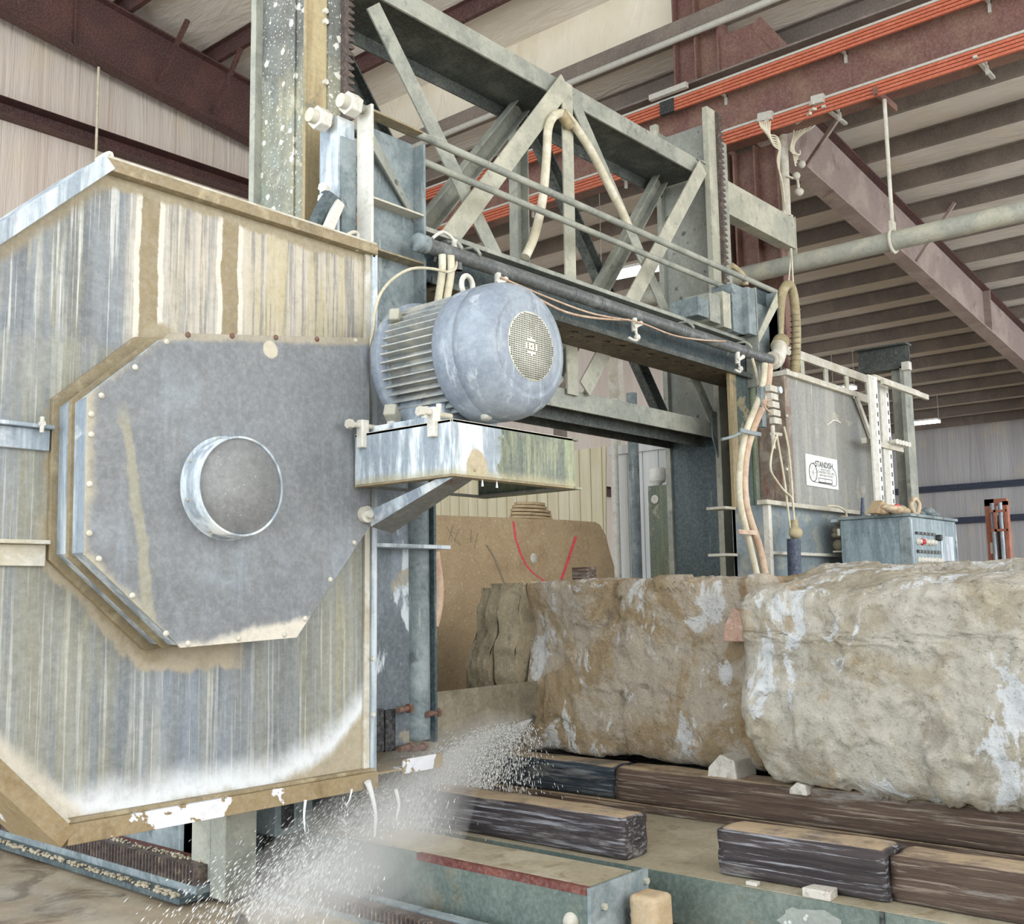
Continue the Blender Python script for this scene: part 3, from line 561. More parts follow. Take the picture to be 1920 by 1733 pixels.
brace(P(700, 10, YC-.02), (XM-.15, zk+.02), .15, M['truss'], YC-.02)
brace((XM-.02, zt-.04), (XA+.1, zk+.1), .17, M['trusspale'], YC-.062)
brace((XM+.12, zt-.1), (XB, zk+.02), .14, M['truss'], YC-.025)
brace((XB-.05, zt-.1), (XM+.15, zk+.02), .17, M['trusspale'], YC-.062)
yb_ = YF-.12
brace((XM+.02, zt-.1), (XM, zk-.02), .17, M['truss'], yb_, .08, 'u')
brace((XA, zt-.1), (XM-.15, zk), .15, M['trussdark'], yb_, .08, 'u')
brace((XM-.05, zt-.1), (XA, zk), .16, M['truss'], yb_-.1, .08, 'u')
brace((XM+.15, zt-.1), (XB, zk), .15, M['trussdark'], yb_, .08, 'u')
brace((XB-.1, zt-.1), (XM+.15, zk), .16, M['truss'], yb_-.1, .08, 'u')
obj('gusset_plate', MB().prism([(9.4, YC-.03, zk-.17), (9.56, YC-.03, zk-.5), (9.72, YC-.03, zk-.7), (9.72, YC-.03, zk+.1), (9.4, YC-.03, zk+.1)], (0, .015, 0)), M['tealdust'], g)
obj('gusset_plate', MB().prism([(9.3, YC-.03, zt-.02), (9.55, YC-.03, zt-.02), (9.75, YC-.03, zt-.5), (9.75, YC-.03, zt+.05)], (0, .015, 0)), M['truss'], g)
# outrigger arm and cable mast
pa = onY(1365, 340, YC); pb = onY(1488, 410, YC)
m = MB().box(9.95, pb.x, YC-.01, YC+.005, 5.67, 6.05).box(9.95, pb.x, YC, YC+.14, 6.035, 6.05).box(9.95, pb.x, YC, YC+.14, 5.67, 5.685).box(pb.x, pb.x+.015, YC-.02, YC+.16, 5.6, 6.07)
obj('outrigger_arm', m, M['trusspale'], g, .003)
pm = onY(1472, 215, YC); zm = pm.z
obj('cable_mast', MB().cyl((pm.x-.05, YC+.02, 6.05), (pm.x-.03, YC+.02, zm), .05, 14), M['cream'], g)
obj('end_plate', MB().box(pm.x-.16, pm.x+.08, YC, YC+.04, 6.05, 6.09), M['cream'], g)
# cables at the mast
ct = thing('collector_cables', 'bundle of pale cables and arms reaching from the mast to the lower orange bars', 'cable bundle', (pm.x, YC+.1, zm-.2))
obj('collector_arms', MB().bar((pm.x-.05, YC, zm-.05), onX(1437, 225, Xg-.3), .05, .03).bar((pm.x-.05, YC, zm-.12), onX(1437, 236, Xg-.3), .05, .03)
    .bar((pm.x, YC, zm-.06), onX(1528, 193, Xg-.3), .05, .03).bar((pm.x, YC, zm-.13), onX(1528, 204, Xg-.3), .05, .03).bar((pm.x, YC, zm-.2), onX(1520, 212, Xg-.3), .03, .03), M['cream'], ct)
obj('collector_shoe', MB().bar(onX(1422, 222, Xg-.28), onX(1448, 216, Xg-.28), .06, .1), M['rail'], ct)
obj('collector_shoe', MB().bar(onX(1522, 190, Xg-.28), onX(1545, 184, Xg-.28), .06, .1), M['rail'], ct)
for i in range(6):
    yy = 5.32-.012*i
    L = [(1424+i*4, 228), (1428+i*3, 240+i*2), (1440+i*2, 252+i*4), (1456+i, 256+i*5), (1463-i, 275+i*4), (1461-i*.5, 310), (1464+i*.7, 345), (1469+i*.5, 380)]
    obj('cable', MB().tube([onY(u, v, yy) for u, v in L], .010, 6), M['hosecream'], ct)
    Rr = [(1545-i*7, 198+i), (1540-i*8, 218+i*2), (1524-i*7, 238+i), (1503-i*3, 252), (1490-i*1.5, 268+i*3), (1488+i*2.2, 290), (1492+i*1.5, 312-i*6)]
    obj('cable', MB().tube([onY(u, v, yy) for u, v in Rr], .010, 6), M['hosecream'], ct)
for u, v in ((1503, 308), (1493, 330)):
    p = onY(u, v, YC-.05); obj('plug', MB().ball(p, (.05, .05, .05), 10, 6), M['cream'], ct)
p = onY(1498, 360, YC-.05); q = onY(1495, 335, YC-.05)
obj('plug', MB().ball(p, (.06, .06, .05), 10, 6).tube([q, p], .018, 6, 1), M['cream'], ct)
obj('cable_tie', MB().bar((pm.x-.17, YC-.05, 6.5), (pm.x+.02, YC-.05, 6.52), .02, .02), M['cream'], ct)
# cream hose looped over the truss upright
p = [onY(u, v, YC-.1) for u, v in ((985, 482), (1003, 440), (1018, 370), (1025, 290), (1028, 240), (1040, 217), (1057, 214), (1075, 232), (1112, 290), (1150, 365), (1168, 400), (1178, 425))]
hs = obj('hose', MB().tube(p, .038, 14), M['hosecream']); tag(hs, 'cream hose looped over the middle upright of the truss', 'hose')
p = onY(1060, 222, YC-.1); obj('tape_wrap', MB().cyl(p+Vector((-.06, 0, .03)), p+Vector((.07, 0, -.05)), .05, 14), M['colface'], hs)
# ================================================================= CARRIAGE THAT RIDES THE COLUMNS
cg = thing('saw_carriage', 'dark teal cross beam with bolted end frames and two long tie rods, across the gantry', 'carriage', (7, 5, 3.2))
YB, ZB0, ZB1 = 4.95, 3.70, 4.10
obj('cross_beam', MB().box(4.8, 9.62, YB, YB+.02, ZB0+.02, ZB1-.12).box(4.8, 9.62, YB+.3, YB+.32, ZB0+.02, ZB1-.12), M['teal'], cg)
obj('beam_ledge', MB().box(4.78, 9.7, YB-.01, YB+.34, ZB1-.035, ZB1), M['truss'], cg, .004)
obj('gap_shade', MB().box(4.8, 9.65, YB+.06, YB+.07, ZB1-.12, ZB1-.03), M['black'], cg)  # black strip laid in for the shade of the gap
obj('beam_lip', MB().box(4.8, 9.66, YB-.06, YB+.02, ZB1-.14, ZB1-.12), M['tealdust'], cg)
# soffit plate with real round openings
bm = MB(); y0, y1 = YB-.07, YB+.36; x = 5.0
nx = 40; holes = []
bmh = bmesh.new()
def holed_plate(x0, x1, y0, y1, z, th, hs):
    """plate with rows of openings, cut cell by cell"""
    m = MB(); xs = [x0]; 
    cell = (x1-x0)/hs; ry = (y1-y0)
    for i in range(hs):
        cx = x0+(i+.5)*cell; a, b = x0+i*cell, x0+(i+1)*cell
        cy = y0+ry*.36; r = .04; n = 16; hb = (y0+.02, y0+ry*.62)
        ring = [(cx+r*1.2*math.cos(t), cy+r*math.sin(t)) for t in [2*PI*k/n+PI/n for k in range(n)]]
        sq = []
        for (px, py) in ring:
            dx, dy = px-cx, py-cy; k = min((b-a)/2/abs(dx) if abs(dx) > 1e-6 else 9, ((hb[1]-cy) if dy > 0 else (cy-hb[0]))/abs(dy) if abs(dy) > 1e-6 else 9); sq.append((cx+dx*k, cy+dy*k))
        for k in range(n):
            q = (k+1) % n; V = [(*ring[k], z), (*ring[q], z), (*sq[q], z), (*sq[k], z)]
            m.add(V, [(0, 1, 2, 3)]); m.add([(vx, vy, z+th) for vx, vy, _ in V], [(3, 2, 1, 0)])
            m.add([(*ring[k], z), (*ring[q], z), (*ring[q], z+th), (*ring[k], z+th)], [(0, 3, 2, 1)])
        # corners of the cell
        m.box(a, b, hb[1], y1, z, z+th).box(a, b, y0, hb[0], z, z+th)
    return m
obj('soffit_plate', holed_plate(5.0, 9.7, YB-.07, YB+.4, ZB0, .018, 21), stain('rusty_brown_soffit', '#5f5340', [('n', '#857657', 6, .5, .66, .7), ('n', '#473c30', 9, .52, .66, .7)]), cg)
obj('soffit_lip', MB().box(4.9, 9.75, YB-.075, YB-.06, ZB0-.015, ZB0+.03), M['trussdark'], cg)
obj('inner_shade', MB().box(4.9, 9.6, YB+.02, YB+.3, ZB0+.12, ZB0+.13), M['black'], cg)  # black sheet put in for the dark inside the beam
# left end frame
XL0, XL1 = 4.29, 4.77
YP = 4.8
zfa = onY(700, 195, YP).z
def frame(x0, x1, y, ztop, zbot, side, parent=cg):
    obj('frame_web', MB().box(x0+.01, x1-.02, y+.1, y+.115, zbot, ztop-.1), M['tealdust'], parent)
    obj('frame_flange', MB().box(x0, x0+.02, y-.0, y+.14, zbot, ztop), M['white'] if side < 0 else M['truss'], parent, .003)  # left end's outer flange is whitened to carry the daylight on it
    obj('frame_flange', MB().box(x1-.02, x1, y-.0, y+.14, zbot, ztop-.12), M['tealdust'], parent, .003)
frame(XL0, XL1, YP, zfa, 3.3, -1)
for z, mt in ((onY(745, 225, YP).z, 'tan'), (onY(750, 375, YP).z-.04, 'cream'), (onY(750, 450, YP).z-.1, 'tan')):
    obj('frame_rib', MB().box(XL0+.02, XL1-.02, YP, YP+.1, z-.012, z), M[mt], cg)
a = onY(702, 240, YP); b = onY(795, 412, YP); obj('frame_gusset', MB().prism([(XL0+.02, YP+.02, a.z), (XL0+.02, YP+.02, a.z-.12), (XL1-.02, YP+.08, b.z), (XL1-.02, YP+.08, b.z+.05)], (0, .014, 0)), M['spotted'], cg)
obj('guide_box', MB().box(4.15, 4.29, YP+.16, YP+.34, 3.0, onY(640, 222, YP+.18).z), M['galv'], cg, .005)  # pale colour carries the daylight on its left face
obj('guide_shaded_face', MB().box(4.17, 4.29, YP+.145, YP+.16, 3.0, 4.5), M['tealdust'], cg)  # thin darker skin puts the shaded front of the box into colour
# tie rods with big nuts
z1 = onY(690, 205, 4.88).z-.02; z2 = onY(900, 345, 5.0).z
obj('tie_rod', MB().cyl((4.16, 4.88, z1), (9.95, 4.88, z1), .028, 14), M['truss'], cg)
obj('tie_rod', MB().cyl((4.04, 5.02, z2), (9.5, 5.02, z2), .026, 14), M['truss'], cg)
obj('tie_rod_tube', MB().cyl((4.3, 4.96, z1+.05), (4.85, 4.96, z1+.05), .035, 14), M['truss'], cg)
for (x, y, z) in ((4.23, 4.88, z1), (4.1, 5.02, z2)):
    n_ = obj('nut', MB().hexa((x, y, z), (-1, 0, 0), .075, .08), M['white'], cg, .008)
    obj('stud_end', MB().cyl((x-.08, y, z), (x-.13, y, z), .045, 14), M['cream'], n_)
# clevis on the column side
a = onY(592, 432, 5.0); b = onY(622, 365, 4.93)
obj('clevis', MB().bar(a, b, .1, .08, (0, 1, 0)), M['teal'], cg, .005)
obj('clevis_link', MB().bar(onY(612, 436, 4.9), onY(636, 380, 4.9), .06, .05, (0, 1, 0)), M['white'], cg, .005)
for u, v in ((613, 357), (612, 378)): p = onY(u, v, 4.98); obj('clevis_bolt', MB().hexa(p, (-1, -.4, 0), .032, .06), M['white'], cg)
# lower blade guide post on the left end
pz0 = onY(760, 1400, 4.7).z; XG0, XG1 = 4.14, 4.72
obj('guide_post_web', MB().box(XG0, XG1-.12, 4.76, 4.78, pz0, 3.2), stain('blue_grey_post_web', '#596269', [('s', '#7d8892', 3, .45, .6, .8, .3), ('n', '#c3ccd2', (2.5, 2.5, 1), .56, .6, .95), ('v', '#33373a', 26, .7, .76, .7), ('n', '#948b76', 2.2, .6, .64, .8)], rough=.45), cg)
obj('guide_post_tube', MB().cyl((XG1-.08, 4.78, pz0+.02), (XG1-.08, 4.78, 3.2), .085, 20), M['tealdust'], cg)
obj('guide_post_flange', MB().box(XG1-.02, XG1, 4.68, 4.8, pz0, 3.3), M['teal'], cg)
zfl = onY(760, 1024, 4.62).z
obj('guide_flange', MB().box(XG0-.06, XG1+.05, 4.6, 4.82, zfl-.012, zfl+.012), M['galv'], cg, .003)
for u, v in ((716, 1370), (738, 1370)): p = onY(u, v, 4.72); obj('slot_shade', MB().box(p.x-.05, p.x+.03, 4.735, 4.76, p.z-.12, p.z+.12), M['black'], cg)  # black blocks stand for the dark in the openings
for u, v in ((746, 1332), (748, 1406), (775, 1405), (800, 1340)): p = onY(u, v, 4.68); obj('guide_bolt', MB().cyl(p, p+Vector((.1, .02, 0)), .018, 10).hexa(p+Vector((.1, .02, 0)), (1, .1, 0), .03, .025), M['rustbolt'], cg)
# right end frame
XR = onY(1415, 600, YP).x; XR1 = onY(1460, 600, YP).x
zr1 = onY(1450, 545, YP).z; zr0 = onY(1415, 520, YP).z
frame(XR+.05, XR1, YP, zr0-.1, 3.6, 1)
obj('frame_plate', MB().box(XR1-.02, XR1, YP, YP+.5, 3.6, zr1), M['tealdust'], cg)
a = onY(1462, 560, YP); b = onY(1410, 640, YP)
obj('frame_gusset', MB().prism([(XR1-.02, YP-.01, a.z+.05), (XR1-.02, YP-.01, a.z-.1), (XR+.05, YP-.01, b.z), (XR+.05, YP-.01, b.z+.1)], (0, .012, 0)), M['trusspale'], cg)
for u0, u1, v0, v1, mt, dy in ((1308, 1330, 555, 605, 'tealdust', .0), (1330, 1352, 548, 612, 'truss', .03), (1355, 1372, 545, 615, 'trusspale', .05), (1372, 1400, 530, 632, 'tealdust', .07), (1402, 1420, 537, 640, 'tealdust', .0)):
    a = onY(u0, v0, YP+dy); b = onY(u1, v1, YP+dy); obj('end_block', MB().box(a.x, b.x, YP+dy, YP+.3, ZB1, a.z), M[mt], cg, .006)
obj('rear_plate', MB().box(9.6, 10.1, YP+.12, YP+.14, 3.0, 4.7), M['teal'], cg)
obj('drop_post', MB().box(8.98, 9.10, YP+.12, YP+.16, .3, 3.7), M['colface'], cg, .005)
obj('drop_post_plate', MB().box(9.10, 9.80, YP+.14, YP+.16, .3, 3.70), M['tealpatch'], cg)
obj('drop_post_flange', MB().box(9.62, 9.64, YP+.02, YP+.16, .3, 3.70), M['tealdust'], cg)
obj('drop_post_cover', MB().box(9.64, 10.1, YP+.10, YP+.12, .3, 3.72), M['tealpatch'], cg)
obj('drop_post_rib', MB().cyl((9.42, YP+.12, .3), (9.42, YP+.12, 3.7), .035, 12), M['green'], cg)
for v in (952, 1040): p = onY(1365, v, YP+.1); obj('drop_post_ledge', MB().box(8.75, 8.95, YP+.1, YP+.3, p.z-.012, p.z+.012), M['cream'], cg)
obj('column_web_lower', MB().box(9.575, 9.595, YC+.035, YF-.035, .3, 3.2), M['teal'], g)
# ================================================================= LEFT WHEEL GUARD
YH, YHB = 4.6, 4.98
wh = thing('wheel_guard', 'huge octagonal sheet steel wheel guard streaked with slurry, left half of the picture', 'wheel guard', (3, 4.8, .6))
OCT = [(2.40, 3.655), (4.11, 3.645), (4.10, .63), (2.32, .64), (1.42, 1.56), (1.42, 2.70)]
m = MB(); m.prism([(x, YH, z) for x, z in OCT], (0, YHB-YH, 0)); obj('guard_shell', m, M['housing'], wh)
def rim(i, w0, w1, ya, yb, mat, name, out=0.0):
    a = OCT[i]; b = OCT[(i+1) % 6]; d = Vector((b[0]-a[0], 0, b[1]-a[1])).normalized(); nrm = Vector((-d.z, 0, d.x)) # outward for clockwise order
    A = Vector((a[0], ya, a[1])); B = Vector((b[0], ya, b[1]))
    e = out
    return obj(name, MB().prism([A-d*e+nrm*w0, B+d*e+nrm*w0, B+d*e+nrm*w1, A-d*e+nrm*w1], (0, yb-ya, 0)), mat, wh, .003)
rim(0, -.03, .03, YH-.06, YHB+.02, M['tan'], 'top_rim'); rim(5, -.041, .031, YH-.063, YHB+.022, M['galv'], 'chamfer_rim', .02)
rim(0, .03, .045, YH-.05, YH+.03, M['cream'], 'rim_lip'); 
rim(1, -.02, .02, YH-.035, YHB+.01, M['galv'], 'side_rim'); rim(1, -.06, -.02, YH-.02, YH+.0, M['cream'], 'side_strip')
rim(2, -.012, .075, YH-.07, YHB+.02, M['peel'], 'bottom_tray'); rim(3, -.013, .076, YH-.073, YHB+.022, M['peel'], 'bottom_tray', .032)
rim(2, -.03, -.012, YH-.045, YH, M['tan'], 'tray_ledge'); rim(3, -.031, -.013, YH-.047, YH-.001, M['cream'], 'tray_ledge')
for k, z in enumerate((onY(60, 800, YH-.03).z, onY(60, 1018, YH-.03).z)):
    obj('guard_stiffener', MB().box(1.44, 2.20, YH-.06, YH-.001, z-.006, z+.012).box(1.44, 2.195, YH-.026, YH-.001, z-.1, z-.007), M['cream' if k else 'galv'], wh, .003)
p = onY(77, 795, YH-.06); obj('stiffener_bolt', MB().hexa(p, (0, -1, 0), .014, .02).cyl(p+Vector((0, -.01, -.04)), p+Vector((0, -.01, .03)), .01, 8), M['white'], wh)
def wire_handle(pts, r=.011): return obj('lifting_handle', MB().tube(pts, r, 8, 3), M['cream'], wh)
wire_handle([onY(u, v, YH-.02) for u, v in ((181, 301), (198, 290), (208, 288), (209, 300), (207, 314))])
wire_handle([onY(u, v, YH-.03) for u, v in ((645, 445), (660, 436), (670, 437), (671, 448), (669, 470))])
for v in (480, 590, 700): p = onY(698, v, YH-.02); obj('rim_bolt', MB().hexa(p, (0, -1, 0), .012, .015), M['white'], wh)
for v in (1235, 1340): p = onY(698, v, YH-.035); obj('rim_bolt', MB().hexa(p, (0, -1, 0), .013, .015), M['white'], wh)
p = onY(700, 1450, YH-.05); q = onY(782, 1448, YH+.3)
obj('drip_plate', MB().box(4.06, 4.6, 4.55, 4.9, .62, .632).box(4.3, 4.62, 4.54, 4.55, .6, .68), M['peel'], wh)
# octagonal hub cover bolted on the guard
CV = [(2.61, 2.83), (3.83, 3.02), (3.83, 1.98), (3.35, 1.41), (2.70, 1.39), (2.23, 1.80), (2.22, 2.48)]
YV = 4.3
m = MB(); m.prism([(x+(.012 if x < 3 else -.012), YV+.012, z+(.012 if z < 2.1 else -.012)) for x, z in CV], (0, YH-YV-.012, 0)); obj('cover_sides', m, M['galv'], wh)  # bluish white colour carries the daylight falling on these sides
m = MB(); m.prism([(x, YV, z) for x, z in CV], (0, .012, 0)); obj('cover_plate', m, M['cover'], wh, .002)
m = MB(); m.prism([(x+(-.02 if x < 3 else .012), YH-.03, z+(-.012 if z < 2.1 else .025)) for x, z in CV], (0, .028, 0)); obj('cover_flange', m, M['tan'], wh, .003)
m = MB(); m.prism([(x+(-.002 if x < 3 else .0), YH-.17, z+(-.003 if z < 2.1 else .003)) for x, z in CV], (0, .03, 0)); obj('cover_seam', m, M['tan'], wh)
bolts = [(312, 641), (352, 628), (435, 630), (517, 633), (594, 636), (253, 689), (190, 742), (171, 777), (171, 815), (168, 908), (167, 1000), (185, 1048), (248, 1117), (311, 1188), (352, 1207), (447, 1197), (533, 1190), (572, 1160), (619, 1087), (664, 1018), (667, 639)]
for i, (u, v) in enumerate(bolts):
    p = onY(u, v, YV); obj('cover_bolt', MB().lathe(p, (0, -1, 0), [(.014, 0), (.014, .004), (.009, .009), (0, .011)], 12), M['rustbolt' if 1 <= i <= 4 else 'cream'], wh)
c = onY(453, 912, 4.18)
hub = obj('hub_ring', MB().lathe((c.x, YV, c.z), (0, -1, 0), [(.25, 0), (.236, .004), (.236, .125), (.226, .125), (.226, .11), (0, .11)], 64), M['galv'], wh)
obj('hub_lid', MB().lathe((c.x, YV, c.z), (0, -1, 0), [(.227, .105), (.227, .118), (0, .119)], 64), M['lid'], hub)
for a in range(8): t_ = a*PI/4+.3; obj('hub_screw', MB().ball((c.x+.237*math.cos(t_), YV-.03, c.z+.237*math.sin(t_)), .009, 8, 6), M['bolt'], hub)
# ================================================================= MOTOR MOUNT
X0, X1, Y0, Y1, Z0, Z1 = 3.715, 4.70, 3.565, 4.29, 2.195, 2.468
mb_ = thing('motor_mount', 'slurry stained steel box shelf bracketed off the guard, under the motor', 'bracket', (4.2, 3.95, 1.9))
obj('front_wall', MB().box(X0, X1, Y0, Y0+.012, Z0, Z1), M['mount'], mb_, .003); obj('left_wall', MB().box(X0, X0+.012, Y0+.012, Y1, Z0, Z1), M['mount'], mb_, .003)
obj('right_wall', MB().box(X1-.012, X1, Y0+.012, Y1, Z0, Z1).box(X1-.012, X1+.05, Y0-.01, Y1, Z0-.012, Z0).box(X1-.02, X1+.03, Y0-.01, Y1, Z1-.012, Z1+.0), M['green'], mb_, .002)
obj('top_plate', MB().box(X0, X1, Y0, Y1, Z1-.014, Z1), M['cream'], mb_); obj('bottom_flange', MB().box(X0, X1, Y0, Y0+.07, Z0-.01, Z0).box(X0, X0+.07, Y0+.07, Y1, Z0-.01, Z0), M['tan'], mb_)
obj('back_flange', MB().box(X0+.1, X1, Y1-.06, Y1, Z0-.01, Z0).box(X1-.07, X1-.012, Y0+.07, Y1-.06, Z0-.0101, Z0-.0001), M['rustshade'], mb_)
obj('inner_web', MB().box(X0+.5, X0+.512, Y0+.012, Y1, Z0+.12, Z1-.014), M['rustshade'], mb_)
P1 = Vector((3.83, 4.29, onY(690, 988, 4.29).z)); P2 = Vector((3.75, 3.60, Z0-.012)); up_ = Vector((-.02, 0, .085)); sd = Vector((.15, -.01, -.03))
obj('brace_flange', MB().prism([P1, P2, P2+Vector((0, .12, 0)), P1+up_], (.012, 0, 0)), M['galv'], mb_, .002)  # pale flange and dark web carry light and shade in their colours
obj('brace_web', MB().prism([P1, P2, P2+Vector((.15, 0, 0)), P1+sd], (0, .012, .012)), M['rustshade'], mb_, .002)
p = onY(682, 965, YV-.0); obj('brace_lug', MB().cyl((3.79, YV-.03, p.z), (3.79, YV+.0, p.z), .045, 18), M['cream'], mb_); obj('brace_bolt', MB().cyl((3.79, YV-.055, p.z), (3.79, YV-.0, p.z), .022, 12), M['white'], mb_)
for (u, v, yy) in ((672, 828, 4.22), (818, 795, 3.69)):
    cl = obj('adjuster_clamp', MB().box(X0-.03, X0+.02, yy-.025, yy+.025, Z1-.08, Z1+.07), M['white'], mb_, .006)
    obj('adjuster_screw', MB().cyl((X0-.1, yy, Z1+.04), (X0+.12, yy, Z1+.04), .014, 10).hexa((X0-.08, yy, Z1+.04), (-1, 0, 0), .026, .03), M['cream'], cl)
obj('front_bolt', MB().ball((onY(890, 880, Y0).x, Y0, Z0+.03), .008, 8, 6), M['tan'], mb_)
for x in (3.95, 4.06): obj('drip', MB().tube([(x, Y0+.02, Z0-.01), (x, Y0+.02, Z0-.045)], [.003, .007], 8, 1), M['drip'], mb_)
# ================================================================= MOTOR
XM_, ZM_ = 4.17, 2.885
mo = thing('electric_motor', 'big blue grey electric motor with cooling fins and round grille', 'motor', (XM_, 3.86, 2.468))
m = MB(); m.lathe((XM_, 4.22, ZM_), (0, -1, 0), [(.0, 0), (.29, 0), (.29, .45), (0, .45)], 64); obj('stator_body', m, M['fins'], mo)
for k in range(48):
    a = 2*PI*(k+.5)/48
    if math.sin(a) < -.93: continue
    ca, sa = math.cos(a), math.sin(a)
    L = .355 if abs(ca) > .25 else .34
    mm = MB(); t_ = .007; d = Vector((ca, 0, sa)); s_ = Vector((-sa, 0, ca))
    b0 = Vector((XM_, 3.79, ZM_)); yy = .42
    mm.prism([b0+d*.28+s_*t_, b0+d*.28-s_*t_, b0+d*L-s_*t_*.5, b0+d*L+s_*t_*.5], (0, yy, 0)); obj('cooling_fin', mm, M['fins'], mo)
obj('rear_end_bell', MB().lathe((XM_, 4.2, ZM_), (0, 1, 0), [(.0, 0), (.372, 0), (.376, .01), (.376, .05), (.36, .07), (.2, .085), (0, .085)], 56), M['motor'], mo)
fc = obj('fan_cover', MB().lathe((XM_, 3.80, ZM_), (0, -1, 0), [(.33, 0), (.362, .0), (.366, .01), (.370, .15), (.365, .153), (.370, .157), (.368, .2), (.36, .25), (.342, .3), (.31, .34), (.275, .358), (.264, .364), (.256, .355), (.245, .364), (.2, .37), (.0, .372)], 96), M['motor'], mo)
# grille disc: small black blocks put in the dark of its square openings
yg = 3.80-.371
m = MB(); st = .0142; w = .0042; nh = 0
for i in range(-15, 16):
    for j in range(-18, 19):
        x, z = i*st*.95, j*.0112
        rr = math.hypot(x, z)
        if rr < .178 and (rr > .046 or (max(abs(i), abs(j)) == 2 and rr < .042) or (i == 0 and j == 0)):
            m.box(XM_+x-w, XM_+x+w, yg-.0022, yg-.0004, ZM_+z-.0036, ZM_+z+.0036)
gr = obj('grille_disc', MB().lathe((XM_, yg, ZM_), (0, -1, 0), [(.184, -.002), (.184, .0016), (0, .0016)], 64), M['grille'], mo)
o = obj('grille_hole_shade', m, M['black'], gr); o['kind'] = 'stuff'
obj('foot', MB().prism([(XM_-.34, 3.86, 2.468), (XM_+.34, 3.86, 2.468), (XM_+.34, 3.86, 2.50), (XM_+.22, 3.86, 2.53), (XM_+.2, 3.86, 2.7), (XM_-.2, 3.86, 2.7), (XM_-.22, 3.86, 2.53), (XM_-.34, 3.86, 2.50)], (0, .12, 0)), M['motor'], mo, .008)
obj('foot', MB().prism([(XM_-.34, 4.02, 2.468), (XM_+.34, 4.02, 2.468), (XM_+.34, 4.02, 2.50), (XM_+.24, 4.02, 2.53), (XM_+.22, 4.02, 2.72), (XM_-.22, 4.02, 2.72), (XM_-.24, 4.02, 2.53), (XM_-.34, 4.02, 2.50)], (0, .16, 0)), M['motor'], mo, .008)
obj('base_rail', MB().box(XM_-.4, XM_-.22, 3.78, 4.26, 2.468, 2.512), M['galv'], mo, .005); obj('base_rail', MB().box(XM_+.22, XM_+.4, 3.78, 4.26, 2.468, 2.512), M['galv'], mo, .005)
for x, y in ((XM_-.3, 3.9), (XM_-.3, 4.16), (XM_-.31, 3.80)): obj('foot_bolt', MB().cyl((x, y, 2.51), (x, y, 2.59), .016, 10).hexa((x, y, 2.512), (0, 0, 1), .034, .03), M['white'], mo)
p = onY(870, 772, 3.78); obj('lock_nut', MB().lathe((XM_-.1, 3.66, ZM_-.352), (-.3, -.4, -1), [(.03, -.01), (.03, .012), (.0, .014)], 16), M['white'], mo)
ey = (XM_-.02, 3.86, ZM_+.35)
obj('eye_bolt', MB().tube([(ey[0]+.045*math.cos(a), ey[1], ey[2]+.06+.055*math.sin(a)) for a in [2*PI*i/20 for i in range(21)]], .015, 10, 1).cyl((ey[0], ey[1], ey[2]-.04), (ey[0], ey[1], ey[2]+.02), .026, 12), M['white'], mo)
obj('terminal_block', MB().bar((XM_-.27, 4.17, 2.55), (XM_-.36, 4.12, 2.6), .07, .07), M['bolt'], mo, .01); obj('terminal_block', MB().bar((XM_-.24, 4.18, ZM_+.23), (XM_-.31, 4.14, ZM_+.25), .06, .07), M['bolt'], mo, .01)
# ================================================================= WATER PIPE, VALVES, HOSES
YW = 4.72; za, zb_ = onY(790, 461, YW), onY(1448, 674, YW); zw = (za.z+zb_.z)/2
wp = thing('water_pipe', 'long dark water pipe slung along the front of the cross beam', 'pipe', ((za.x+zb_.x)/2, YW, zw))
obj('pipe_run', MB().cyl((za.x, YW, zw), (zb_.x, YW, zw), .052, 28), M['pipe'], wp)
obj('end_cap', MB().lathe((za.x-.05, YW, zw), (1, 0, 0), [(0, 0), (.055, 0), (.062, .01), (.062, .09), (.052, .095)], 28), M['tealdust'], wp)
for u in (1073, 1122, 1275, 1390): x = onY(u, 560, YW).x; obj('pipe_coupling', MB().cyl((x-.015, YW, zw), (x+.015, YW, zw), .057, 28), M['pipe'], wp)
for u, lab in ((930, 0), (1185, 1), (1376, 1)):
    x = onY(u, 600, YW).x
    v_ = obj('drain_valve', MB().cyl((x, YW-.02, zw-.04), (x, YW-.02, zw-.15), .025, 12).bar((x-.02, YW-.03, zw-.12), (x+.05, YW-.05, zw-.08), .03, .03).ball((x+.05, YW-.05, zw-.08), .022, 8, 6), M['white'], wp)
    if lab: obj('valve_lever', MB().tube([(x, YW-.03, zw-.14), (x+.01, YW-.04, zw-.22), (x-.14, YW-.1, zw-.26), (x-.2, YW-.1, zw-.25)], .012, 8, 2).ball((x+.01, YW-.04, zw-.2), .028, 8, 6), M['white'], v_)
for u in (828, 845, 860): x = onY(u, 485, YW).x; obj('outlet_stub', MB().cyl((x, YW, zw-.02), (x, YW, zw-.1), .022, 12).cyl((x, YW, zw-.08), (x, YW, zw-.1), .028, 12), M['pipe'], wp)
for x in (za.x+.32, za.x+.5, onY(1290, 620, YW).x, onY(1398, 640, YW).x): obj('u_clamp', MB().tube([(x, YW+.2, zw+.0), (x, YW+.14, zw+.09), (x, YW, zw+.095), (x, YW-.06, zw+.03)], .012, 8, 2), M['truss'], wp)
obj('clamp_block', MB().box(za.x+.3, za.x+.45, YW+.06, YW+.16, zw+.03, zw+.12), M['pipe'], wp, .005)
obj('top_tap', MB().tube([(za.x+.1, YW, zw+.06), (za.x+.2, YW, zw+.13), (za.x+.3, YW, zw+.1), (za.x+.32, YW, zw+.04)], .012, 8).cyl((za.x+.31, YW, zw+.04), (za.x+.31, YW, zw+.1), .022, 10), M['white'], wp)
e0 = Vector((zb_.x, YW, zw))
